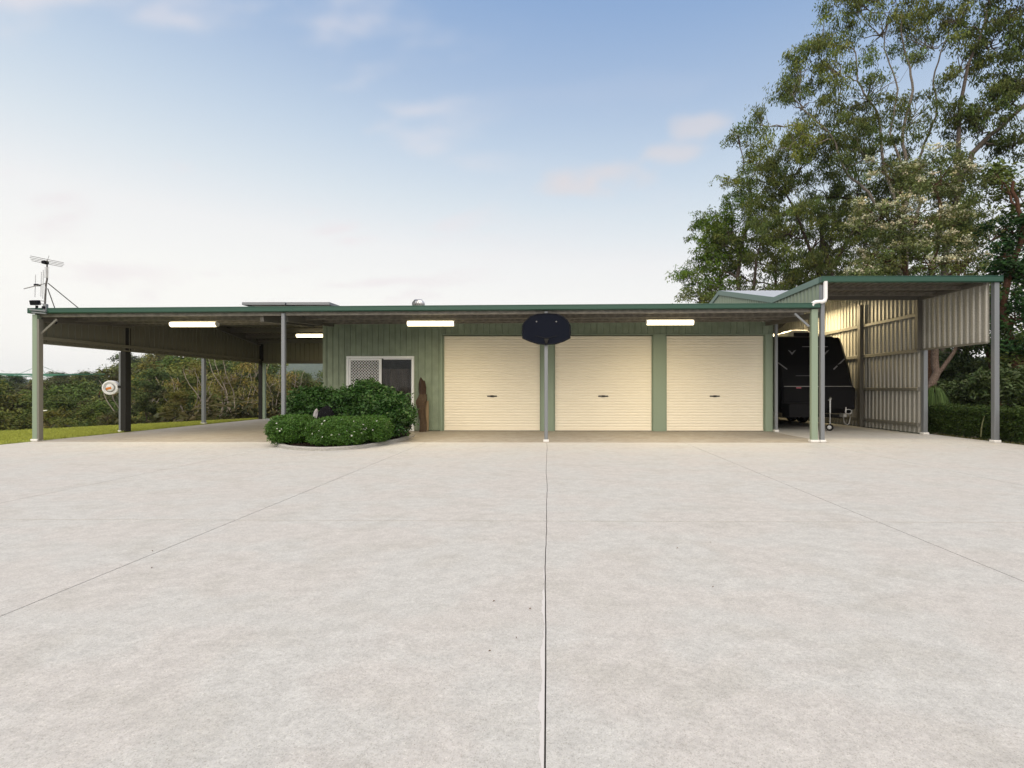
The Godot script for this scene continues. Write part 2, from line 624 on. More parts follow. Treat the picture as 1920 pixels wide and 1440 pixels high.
func ground():
	var mb := MB.new()
	var xs := PackedFloat32Array()
	var zs := PackedFloat32Array()
	for i in 81:
		var t := (i - 40) / 40.0
		xs.append(signf(t) * (absf(t) * 60.0 + pow(absf(t), 4.0) * 900.0))
	for i in 91:
		var t := i / 90.0
		zs.append(25.0 - t * 110.0 - pow(t, 5.0) * 900.0)
	for i in 80:
		for j in 90:
			var p: Array[Vector3] = []
			for k in [[0, 0], [0, 1], [1, 1], [1, 0]]:
				var x = xs[i + k[0]]
				var z = zs[j + k[1]]
				var y := land(x, z) - 0.05
				if x > APRON_LEFT - 1.5 and x < APRON_RIGHT + 1.0 and z > -25.5:
					y = -0.16
				p.append(Vector3(x, y, z))
			mb.quad(p[0], p[3], p[2], p[1])
	tag(put("ground", mb, M.soil), "", "", "", "structure")
	# lawn: a sheet of turf with blades on it
	mb = MB.new()
	var blades: Array = []
	for i in 40:
		for j in 60:
			var p: Array[Vector3] = []
			for k in [[0, 0], [0, 1], [1, 1], [1, 0]]:
				var x = APRON_LEFT - 0.02 - (i + k[0]) * 0.35
				var z = 2.0 - (j + k[1]) * 0.45
				p.append(Vector3(x, land(x, z) + 0.012, z))
			mb.quad(p[0], p[1], p[2], p[3])
	mb.quad(Vector3(APRON_LEFT - 0.02, 0.012, 2), Vector3(APRON_LEFT - 0.02, -0.1, 2), Vector3(APRON_LEFT - 0.02, -0.1, -25), Vector3(APRON_LEFT - 0.02, 0.012, -25))
	tag(put("lawn", mb, M.lawn), "", "", "", "structure")
	var gb := MB.new()
	gb.tinted = true
	for k in 7:
		var a := rng.randf() * TAU
		var o := Vector3(cos(a), 0, sin(a)) * rng.randf() * 0.03
		var s := Vector3(cos(a + 1.7), 0, sin(a + 1.7)) * 0.003
		var lean := Vector3(cos(a), 0, sin(a)) * rng.randf_range(0.005, 0.03)
		gb.tri(o - s, o + s, o + lean + Vector3(0, rng.randf_range(0.03, 0.055), 0))
	var mm := MultiMesh.new()
	mm.transform_format = MultiMesh.TRANSFORM_3D
	mm.use_colors = true
	mm.mesh = gb.mesh()
	mm.instance_count = 42000
	for k in mm.instance_count:
		var d := rng.randf_range(9.5, 22.5)
		var x := rng.randf_range(maxf(crest(d) - 2.5, -19.5), APRON_LEFT - 0.03)
		mm.set_instance_transform(k, Transform3D(Basis(Vector3.UP, rng.randf() * TAU).scaled(Vector3.ONE * rng.randf_range(0.7, 1.3)), Vector3(x, land(x, -d) + 0.012, -d)))
		var g := rng.randf_range(0.75, 1.25)
		mm.set_instance_color(k, Color(0.33 * g, 0.36 * g, 0.075 * g))
	var gi := MultiMeshInstance3D.new()
	gi.name = "grass"
	gi.multimesh = mm
	gi.material_override = M.grass_blade
	add_child(gi)
	tag(gi, "short bright grass on the sloping lawn left of the carport", "grass", "", "stuff")
	# concrete apron: slabs with real joints between them
	var ap := thing("concrete_apron", Vector3(0, 0, 0), "", "")
	ap.set_meta("kind", "structure")
	var cols := [APRON_LEFT, -9.2, -6.12, -3.06, -0.11, 3.06, 6.12, 9.2, APRON_RIGHT]
	var rows := [-7.0, -0.9, 4.88, EAVE - 0.15]
	for i in cols.size() - 1:
		for j in rows.size() - 1:
			slab(ap, cols[i], cols[i + 1], rows[j], rows[j + 1], i, j)
	for s in [[6.42, 12.166, 12.2], [6.42, 12.2, 24.5]]:      # the caravan port stands on slabs of the same concrete
		pass
	slab(ap, 6.5, APRON_RIGHT, EAVE - 0.138, 24.3, -1, -1)
	# cement slurry wiped along the left lip of the middle joint
	var sme := MB.new()
	var sn := noise(83, 1.6, 4)
	for k in 70:
		var q: Array[Vector3] = []
		for e in [k, k + 1]:
			var dd: float = 1.65 + e * 0.03
			var w := 0.013 + 0.02 * sn.get_noise_1d(dd * 2.0) + 0.012 * sn.get_noise_1d(dd * 11.0)
			w = maxf(w, 0.002) * smoothstep(3.75, 3.2, dd)
			var jx: float = -0.007 - 0.0148 * dd + (0.006 * sin(dd * 1.3) + 0.004 * sin(dd * 2.9 + 1.0) + 0.002 * sin(dd * 17.0)) * smoothstep(1.5, 5.0, dd) - 0.0045
			q.append(Vector3(jx - w, 0.0012, -dd))
			q.append(Vector3(jx, 0.0022, -dd))
		sme.quad(q[0], q[1], q[3], q[2])
	put("cement_smear", sme, M.slurry, ap)
	# the older, browner slab under the roof
	var cs := thing("carport_slab", Vector3(0, 0, 0), "", "")
	cs.set_meta("kind", "structure")
	for q in [[APRON_LEFT, -6.99], [-6.98, 6.49]]:
		var m2 := MB.new()
		var x0: float = q[0]
		var x1: float = q[1]
		m2.box(Vector3((x0 + x1) * 0.5, -0.098, -(EAVE - 0.138 + 22.2) * 0.5), Vector3(x1 - x0 - 0.004, 0.2, 22.2 - EAVE + 0.138), 0.004)
		put("slab", m2, M.brown_concrete, cs)
	# far hills
	mb = MB.new()
	var f := noise(61, 0.004, 4)
	var prev: Array[Vector3] = []
	for i in 91:
		var a := deg_to_rad(-80.0 + i * 1.6)
		var row: Array[Vector3] = []
		for k in 6:
			var r := 560.0 + k * 45.0
			var p := Vector3(sin(a) * r, 0, -cos(a) * r)
			var peak := 24.0 * exp(-pow((rad_to_deg(a) + 53.0) / 6.0, 2.0)) + 52.0 * exp(-pow((rad_to_deg(a) + 24.0) / 7.0, 2.0))
			p.y = -8.0 + (k / 5.0) * (14.0 + peak + 12.0 * f.get_noise_2d(p.x, p.z)) + 2.0 * f.get_noise_2d(p.x * 9.0, p.z * 9.0)
			row.append(p)
		if prev:
			for k in 5:
				mb.quad(prev[k], row[k], row[k + 1], prev[k + 1])
		prev = row
	tag(put("hills", mb, M.hill), "", "", "", "structure")


func slab(parent: Node3D, x0: float, x1: float, d0: float, d1: float, i: int, j: int):
	var mb := MB.new()
	var gap := 0.0042
	var outline := PackedVector2Array()
	var edge := func(col: int, d: float, side: float) -> float:    # the middle joint runs a little crooked
		if col == 4:
			var wob := 0.006 * sin(d * 1.3) + 0.004 * sin(d * 2.9 + 1.0) + 0.002 * sin(d * 17.0)
			return -0.007 - 0.0148 * d + wob * smoothstep(1.5, 5.0, d) + side * 0.0018
		return NAN
	var n := 60
	for k in n + 1:
		var d := lerpf(d0 + 0.006, d1 - 0.006, k / float(n))
		var e: float = edge.call(i, d, 1.0)
		if is_nan(e):
			if k == 0 or k == n:
				outline.append(Vector2(x0 + gap, d))
		else:
			outline.append(Vector2(e + 0.0010, d))
	for k in n + 1:
		var d := lerpf(d1 - 0.006, d0 + 0.006, k / float(n))
		var e: float = edge.call(i + 1, d, -1.0) if i >= 0 else NAN
		if is_nan(e):
			if k == 0 or k == n:
				outline.append(Vector2(x1 - gap, d))
		else:
			outline.append(Vector2(e - 0.0010, d))
	# laid with a worn, slightly rounded arris
	mb.prism(outline, Transform3D(Basis(Vector3(1, 0, 0), Vector3(0, 0, -1), Vector3(0, 1, 0)), Vector3(0, 0, 0)), 0.14, 0.0)
	put("slab", mb, M.concrete, parent)


# ==================================================================== garage with carport
func rib_profile(width: float, pitch: float, rib: float, high: float, start := 0.0) -> PackedVector2Array:
	var p := PackedVector2Array([Vector2(0, 0)])
	var u := start + pitch * 0.5
	while u + rib * 0.5 < width - 0.001:
		p.append(Vector2(u - rib * 0.5, 0))
		p.append(Vector2(u - rib * 0.28, high))
		p.append(Vector2(u + rib * 0.28, high))
		p.append(Vector2(u + rib * 0.5, 0))
		u += pitch
	p.append(Vector2(width, 0))
	return p


func clad(parent: Node3D, called: String, m: Material, a: Vector3, b: Vector3, y0: float, y1: float, out: Vector3, pitch := 0.19, rib := 0.032, high := 0.022, cover := 0.76):
	# a run of upright ribbed steel sheets from a to b
	var u := (b - a).normalized()
	var total := (b - a).length()
	var n := maxi(1, roundi(total / cover))
	var w := total / n
	var per := maxi(1, roundi(w / pitch))
	for k in n:
		var mb := MB.new()
		var lap := 0.0012 * (k % 2)
		mb.sheet(rib_profile(w + 0.006, w / per, rib, high), a + u * (w * k) + out * lap + Vector3(0, y0 - a.y, 0), u, out, Vector3(0, y1 - y0, 0))
		put(called, mb, m, parent)


func on_line(line: Array, x: float) -> float:               # height on a broken line of (place, height)
	for k in line.size() - 1:
		if x <= line[k + 1][0]:
			return lerpf(line[k][1], line[k + 1][1], clampf((x - line[k][0]) / (line[k + 1][0] - line[k][0]), 0.0, 1.0))
	return line[-1][1]


func post(parent: Node3D, x: float, d: float, y1: float, w: float, m: Material, dd := 0.0, foot := true):
	var mb := MB.new()
	mb.box(Vector3(x, y1 * 0.5 + 0.02, -d), Vector3(w, y1 - 0.04, dd if dd > 0 else w), 0.008)
	var p := put("post", mb, m, parent)
	if foot:
		mb = MB.new()
		mb.box(Vector3(x, 0.03, -d), Vector3(w + 0.05, 0.06, (dd if dd > 0 else w) + 0.05), 0.01)
		put("footing", mb, M.white_cement, p)


func garage():
	var t := thing("garage", Vector3(0, 0, -WALL), "long low green garage with three cream roller doors and open carport at left", "garage")
	var left := APRON_LEFT - 0.02
	var right := 6.40
	var wl := ax(607.0, WALL)
	var wr := ax(1448.0, WALL)
	# ---- front wall in ribbed sheets
	var o := Vector3(0, 0, 1)
	var doors := [[830.6, 1014.0], [1039.0, 1224.0], [1248.5, 1434.0]]
	var d0 := ax(651.0, WALL)
	var d1 := ax(777.0, WALL)
	var top := 3.34
	var dh := 2.885
	var r0 := ax(830.6, WALL)
	clad(t, "wall_sheet", M.green_cladding, Vector3(wl, 0, -WALL), Vector3(d0, 0, -WALL), 0.02, top, o, 0.19)
	clad(t, "wall_sheet", M.green_cladding, Vector3(d0, 0, -WALL), Vector3(d1, 0, -WALL), 2.27, top, o, 0.19)
	clad(t, "wall_sheet", M.green_cladding, Vector3(d1, 0, -WALL), Vector3(r0 - 0.03, 0, -WALL), 0.02, top, o, 0.19)
	clad(t, "wall_sheet", M.green_cladding, Vector3(r0 - 0.03, 0, -WALL), Vector3(wr, 0, -WALL), dh + 0.02, top, o, 0.19)
	# side and back walls of the closed part, thick enough to keep the sky out
	var mb := MB.new()
	mb.box(Vector3(wl - 0.012, 1.75, -(WALL + BACK) * 0.5), Vector3(0.02, 3.46, BACK - WALL + 0.03), 0.0)
	put("side_wall", mb, M.green_cladding, t)
	mb = MB.new()
	mb.box(Vector3(wr + 0.012, 1.75, -(WALL + BACK) * 0.5), Vector3(0.02, 3.46, BACK - WALL + 0.03), 0.0)
	put("side_wall", mb, M.green_cladding, t)
	mb = MB.new()
	mb.box(Vector3((wl + wr) * 0.5, 1.7, -BACK), Vector3(wr - wl, 3.4, 0.03), 0.0)
	put("back_wall", mb, M.green_cladding, t)
	# corner flashing
	mb = MB.new()
	mb.box(Vector3(wl + 0.03, 1.67, -WALL + 0.028), Vector3(0.09, 3.3, 0.01), 0.002)
	put("corner_flashing", mb, M.green_cladding, t)
	# ---- roller doors
	for k in 3:
		var x0 := ax(doors[k][0], WALL)
		var x1 := ax(doors[k][1], WALL)
		var z := -WALL - 0.07
		var prof := PackedVector2Array()
		var ribs := 34
		for q in ribs * 6 + 1:
			var ph := fmod(q / 6.0, 1.0)
			prof.append(Vector2(q / float(ribs * 6) * (dh - 0.05), 0.0135 * pow(absf(sin(PI * ph)), 0.4)))
		mb = MB.new()
		mb.sheet(prof, Vector3(x1 + 0.03, 0.05, z), Vector3.UP, Vector3(0, 0, 1), Vector3(x0 - x1 - 0.06, 0, 0))
		var dr := put("roller_door", mb, M.cream_door, t)
		mb = MB.new()
		mb.box(Vector3((x0 + x1) * 0.5, 0.035, z + 0.012), Vector3(x1 - x0, 0.045, 0.035), 0.006)
		put("bottom_rail", mb, M.cream_door, dr)
		mb = MB.new()
		mb.box(Vector3((x0 + x1) * 0.5, 0.012, z + 0.012), Vector3(x1 - x0, 0.02, 0.03), 0.004)
		put("rubber_seal", mb, M.black_rubber, dr)
		mb = MB.new()
		var hx := (x0 + x1) * 0.5
		mb.box(Vector3(hx, 1.06, z + 0.022), Vector3(0.30, 0.035, 0.02), 0.006)
		mb.box(Vector3(hx, 1.06, z + 0.04), Vector3(0.10, 0.05, 0.03), 0.008)
		put("handle", mb, M.dark_steel, dr)
		mb = MB.new()
		mb.box(Vector3(x0 + 0.014, dh * 0.5, z + 0.03), Vector3(0.028, dh, 0.05), 0.003)
		put("guide_rail", mb, M.green_steel, dr)
		mb = MB.new()
		mb.box(Vector3(x1 - 0.014, dh * 0.5, z + 0.03), Vector3(0.028, dh, 0.05), 0.003)
		put("guide_rail", mb, M.green_steel, dr)
	var jambs := [[1014.0, 1039.0], [1224.0, 1248.5], [1434.0, 1448.0], [826.0, 830.4]]
	for j in jambs:
		var x0 := ax(j[0], WALL)
		var x1 := ax(j[1], WALL)
		mb = MB.new()
		mb.box(Vector3((x0 + x1) * 0.5, (dh + 0.05) * 0.5, -WALL - 0.05), Vector3(x1 - x0 - 0.004, dh + 0.05, 0.17), 0.006)
		put("door_jamb", mb, M.green_steel, t)
	mb = MB.new()
	mb.box(Vector3((r0 + wr) * 0.5, dh + 0.035, -WALL - 0.045), Vector3(wr - r0, 0.03, 0.15), 0.004)
	put("door_head", mb, M.green_steel, t)
	# ---- sliding door with a diamond security screen
	sliding_door(t, d0, d1)
	# ---- roof: flat awning in front, low gable behind
	var gl := 3.10                                            # gutter underside, left; it rises slightly to the right
	var gr := 3.19
	var lift := func(x: float) -> float: return lerpf(0.0, gr - gl, (x - left) / (right - left))
	var legs := [[EAVE - 0.05, 3.17, WALL - 0.35, 3.36], [WALL - 0.38, 3.39, RIDGE, 3.83], [RIDGE, 3.832, BACK + 0.1, 3.36]]
	for q in legs:
		mb = MB.new()
		var a := Vector3(left, q[1], -q[0])
		var run := Vector3(0, q[3] - q[1], -(q[2] - q[0]))
		var u := Vector3(right - left, gr - gl, 0).normalized()
		mb.sheet(rib_profile((right - left), 0.19, 0.05, 0.028), a, u, u.cross(-run.normalized()).normalized() * -1.0 if u.cross(run.normalized()).y < 0 else u.cross(run.normalized()), run)
		put("roof_sheeting", mb, M.zinc_roof, t)
	# ridge cap
	mb = MB.new()
	mb.bar(Vector3(left, 3.88, -RIDGE), Vector3(right, 3.88 + gr - gl, -RIDGE), 0.3, 0.03, 0.0)
	put("ridge_cap", mb, M.zinc_roof, t)
	# gutter: a folded trough along the front eave
	var gp := PackedVector2Array([Vector2(0, 0), Vector2(0.10, 0), Vector2(0.115, 0.015), Vector2(0.115, 0.10), Vector2(0.125, 0.112), Vector2(0.118, 0.122), Vector2(0.103, 0.118), Vector2(0.103, 0.02), Vector2(0.012, 0.014), Vector2(0.012, 0.11), Vector2(0, 0.11)])
	mb = MB.new()
	var gx0 := left - 0.06
	var gx1 := ax(1537.5, EAVE - 0.1)
	for i in gp.size():
		var p := gp[i]
		var q := gp[(i + 1) % gp.size()]
		mb.quad(Vector3(gx0, gl + p.y, -EAVE + p.x), Vector3(gx0, gl + q.y, -EAVE + q.x), Vector3(gx1, gr + q.y, -EAVE + q.x), Vector3(gx1, gr + p.y, -EAVE + p.x))
	var gut := put("gutter", mb, M.gutter_green, t)
	for e in [[gx0, gl], [gx1, gr]]:
		mb = MB.new()
		mb.box(Vector3(e[0], e[1] + 0.058, -EAVE + 0.06), Vector3(0.006, 0.122, 0.125), 0.001)
		put("end_cap", mb, M.gutter_green, gut)
	for gx in [ax(552.0, EAVE), ax(785.0, EAVE), ax(1017.0, EAVE), ax(1335.0, EAVE)]:   # joint straps
		mb = MB.new()
		mb.box(Vector3(gx, gl + lift.call(gx) + 0.06, -EAVE + 0.117), Vector3(0.022, 0.11, 0.006), 0.001)
		put("joint_strap", mb, M.gutter_green, gut)
	# fascia purlin behind the gutter, purlins and rafters
	for q in [[EAVE + 0.04, 3.10], [13.25, 3.12], [14.3, 3.19], [15.02, 3.235]]:
		mb = MB.new()
		mb.bar(Vector3(left, q[1] - 0.02, -q[0]), Vector3(right, q[1] - 0.02 + gr - gl, -q[0]), 0.06, 0.12, 0.004)
		put("purlin", mb, M.zinc_roof, t)
	for q in [[16.3, 3.5], [17.4, 3.64], [18.3, 3.72], [18.75, 3.70], [19.65, 3.585], [20.65, 3.45], [21.5, 3.33]]:
		mb = MB.new()
		mb.bar(Vector3(left, q[1] - 0.03, -q[0]), Vector3(wl, q[1] - 0.03 + 0.02, -q[0]), 0.07, 0.15, 0.004)
		put("purlin", mb, M.shaded_frame_steel, t)
	var frames := [left + 0.06, ax(532.0, EAVE), wl - 0.12]
	for fx in frames:
		for q in [[Vector3(fx, 3.0, -EAVE - 0.1), Vector3(fx, 3.2, -WALL + 0.45)], [Vector3(fx, 3.22, -WALL + 0.45), Vector3(fx, 3.66, -RIDGE)], [Vector3(fx, 3.66, -RIDGE), Vector3(fx, 3.2, -BACK)]]:
			if fx != frames[1] or q[0].z > -14.0:
				mb = MB.new()
				mb.bar(q[0], q[1], 0.09, 0.17, 0.004)
				put("rafter", mb, M.shaded_frame_steel, t)
	for fx in [ax(1024.0, EAVE), right - 0.07]:
		mb = MB.new()
		mb.bar(Vector3(fx, 3.05, -EAVE - 0.1), Vector3(fx, 3.23, -WALL + 0.1), 0.08, 0.13, 0.004)
		put("rafter", mb, M.shaded_frame_steel, t)
	# ---- posts
	var p0 := Vector3(ax(69.0, EAVE), 0, -EAVE)
	post(t, p0.x, EAVE, 3.08, 0.12, M.green_steel, 0.12)
	mb = MB.new()                                             # its inner channel, dark towards the carport
	mb.box(Vector3(p0.x + 0.082, 1.5, -EAVE), Vector3(0.05, 2.94, 0.11), 0.004)
	put("post_channel", mb, M.girt_steel, t)
	var x2 := ax(236.0, 15.0)
	mb = MB.new()
	mb.box(Vector3(x2, 1.55, -15.0), Vector3(0.15, 3.06, 0.2), 0.006)
	put("post", mb, M.dark_steel, t)
	mb = MB.new()
	mb.box(Vector3(x2 - 0.105, 1.2, -14.94), Vector3(0.055, 2.32, 0.08), 0.006)
	var pf := put("post", mb, M.galvanised_post, t)
	mb = MB.new()
	mb.box(Vector3(x2 - 0.105, 0.03, -14.94), Vector3(0.1, 0.06, 0.12), 0.01)
	put("footing", mb, M.white_cement, pf)
	post(t, ax(382.0, RIDGE), RIDGE, 3.6, 0.11, M.galvanised_post)
	var x4 := ax(490.0, BACK)
	mb = MB.new()
	mb.box(Vector3(x4, 1.6, -BACK), Vector3(0.16, 3.2, 0.18), 0.006)
	put("post", mb, M.dark_steel, t)
	mb = MB.new()
	mb.box(Vector3(x4 + 0.14, 1.2, -BACK + 0.02), Vector3(0.11, 2.4, 0.1), 0.006)
	put("post", mb, M.green_steel, t)
	post(t, ax(532.0, EAVE), EAVE, 3.1, 0.085, M.galvanised_post)
	post(t, ax(1024.0, EAVE), EAVE, 3.14, 0.085, M.galvanised_post)
	post(t, ax(1526.0, EAVE), EAVE, 3.18, 0.155, M.green_steel, 0.1)
	post(t, ax(1455.0, WALL - 0.1), WALL - 0.1, 3.25, 0.085, M.galvanised_post)
	# knee braces
	mb = MB.new()
	mb.bar(p0 + Vector3(0.09, 2.62, -0.02), p0 + Vector3(0.48, 2.97, -0.02), 0.03, 0.045, 0.004)
	put("knee_brace", mb, M.girt_steel, t)
	mb = MB.new()
	mb.bar(at(1517.0, 612.0, EAVE), at(1490.0, 588.0, EAVE), 0.03, 0.05, 0.004)
	put("knee_brace", mb, M.galvanised_post, t)
	# ---- valances: hanging cladding along the carport's open left end and back
	var vx := left + 0.02
	var fall := [[EAVE + 0.08, 3.15], [WALL - 0.4, 3.38], [RIDGE, 3.84], [BACK, 3.38]]
	var zz := EAVE - 0.02
	while zz < BACK - 0.1:
		var z1 := minf(zz + 0.76, BACK)
		mb = MB.new()
		var rp := rib_profile(z1 - zz, 0.19, 0.034, 0.022)
		for i in rp.size() - 1:
			var q0 := Vector3(vx + rp[i].y, 0, -zz - rp[i].x)
			var q1 := Vector3(vx + rp[i + 1].y, 0, -zz - rp[i + 1].x)
			mb.quad(q0 + Vector3(0, 2.385, 0), q1 + Vector3(0, 2.385, 0), q1 + Vector3(0, on_line(fall, -q1.z), 0), q0 + Vector3(0, on_line(fall, -q0.z), 0))
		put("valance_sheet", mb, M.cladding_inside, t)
		zz += 0.76
	mb = MB.new()
	mb.bar(Vector3(vx + 0.04, 2.52, -EAVE - 0.06), Vector3(vx + 0.04, 2.52, -BACK), 0.06, 0.09, 0.004)
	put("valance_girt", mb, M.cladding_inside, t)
	mb = MB.new()
	mb.bar(Vector3(vx + 0.01, 2.395, -EAVE - 0.06), Vector3(vx + 0.01, 2.395, -BACK), 0.05, 0.035, 0.004)
	put("valance_trim", mb, M.cladding_inside, t)
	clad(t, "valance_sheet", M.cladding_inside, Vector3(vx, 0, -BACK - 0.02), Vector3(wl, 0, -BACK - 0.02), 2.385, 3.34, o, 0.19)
	mb = MB.new()
	mb.bar(Vector3(vx, 2.43, -BACK + 0.03), Vector3(wl, 2.43, -BACK + 0.03), 0.06, 0.12, 0.004)
	put("valance_girt", mb, M.shaded_frame_steel, t)


func sliding_door(t: Node3D, x0: float, x1: float):
	var z := -WALL + 0.02
	var h := 2.27
	var mb := MB.new()
	mb.box(Vector3((x0 + x1) * 0.5, h - 0.035, z), Vector3(x1 - x0, 0.07, 0.11), 0.006)
	mb.box(Vector3(x0 + 0.03, h * 0.5 - 0.036, z), Vector3(0.06, h - 0.072, 0.11), 0.006)
	mb.box(Vector3(x1 - 0.03, h * 0.5 - 0.036, z), Vector3(0.06, h - 0.072, 0.11), 0.006)
	mb.box(Vector3((x0 + x1) * 0.5, 0.03, z), Vector3(x1 - x0 - 0.125, 0.05, 0.1), 0.006)
	var door := put("sliding_door", mb, M.white_frame, t)
	var xm := lerpf(x0, x1, 0.515)
	# left leaf: the screen
	mb = MB.new()
	var zs := z + 0.015
	mb.box(Vector3(x0 + 0.09, h * 0.5 - 0.02, zs), Vector3(0.055, h - 0.12, 0.03), 0.004)
	mb.box(Vector3(xm - 0.03, h * 0.5 - 0.02, zs), Vector3(0.075, h - 0.12, 0.034), 0.004)
	mb.box(Vector3((x0 + xm) * 0.5 + 0.03, h - 0.10, zs), Vector3(xm - x0 - 0.18, 0.05, 0.028), 0.004)
	mb.box(Vector3((x0 + xm) * 0.5 + 0.03, 0.10, zs), Vector3(xm - x0 - 0.18, 0.07, 0.028), 0.004)
	put("screen_frame", mb, M.white_frame, door)
	mb = MB.new()
	var a0 := x0 + 0.115
	var a1 := xm - 0.065
	var b0 := 0.13
	var b1 := h - 0.12
	var step := 0.088
	for s in [-1.0, 1.0]:
		var k := -40
		while k < 60:                                         # diagonals clipped to the frame
			var pts: Array[Vector2] = []
			var c0 := k * step
			var ya := b0 + c0
			var p := Vector2(a0, ya) if s > 0 else Vector2(a1, ya)
			var q := p + Vector2(s, 1) * (a1 - a0)
			var ts := (b0 - p.y) / (q.y - p.y)
			var te := (b1 - p.y) / (q.y - p.y)
			ts = clampf(ts, 0, 1)
			te = clampf(te, 0, 1)
			if te - ts > 0.02:
				var e0 := p.lerp(q, ts)
				var e1 := p.lerp(q, te)
				mb.bar(Vector3(e0.x, e0.y, zs + 0.004 * s), Vector3(e1.x, e1.y, zs + 0.004 * s), 0.013, 0.006, 0.0, Vector3(0, 0, 1))
			k += 1
	put("security_grille", mb, M.white_frame, door)
	mb = MB.new()
	mb.box(Vector3(x0 + 0.085, 1.06, zs + 0.026), Vector3(0.022, 0.17, 0.03), 0.006)
	put("latch", mb, M.black_plastic, door)
	# panes behind
	mb = MB.new()
	mb.box(Vector3((x0 + x1) * 0.5, h * 0.5, z - 0.032), Vector3(x1 - x0 - 0.12, h - 0.14, 0.005), 0.0)
	put("pane", mb, M.dark_glass, door)
	mb = MB.new()
	mb.box(Vector3(x1 - 0.075, h * 0.5, z - 0.01), Vector3(0.03, h - 0.14, 0.03), 0.004)
	mb.box(Vector3((xm + x1) * 0.5, h - 0.085, z - 0.01), Vector3(x1 - xm - 0.12, 0.03, 0.03), 0.004)
	put("pane_frame", mb, M.white_frame, door)
	# a curtain hung inside
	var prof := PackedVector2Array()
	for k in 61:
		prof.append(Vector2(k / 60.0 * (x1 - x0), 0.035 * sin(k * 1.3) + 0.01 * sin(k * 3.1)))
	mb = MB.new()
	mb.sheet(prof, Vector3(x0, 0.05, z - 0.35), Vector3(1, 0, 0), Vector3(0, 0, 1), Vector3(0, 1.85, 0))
	put("curtain", mb, M.curtain, door)


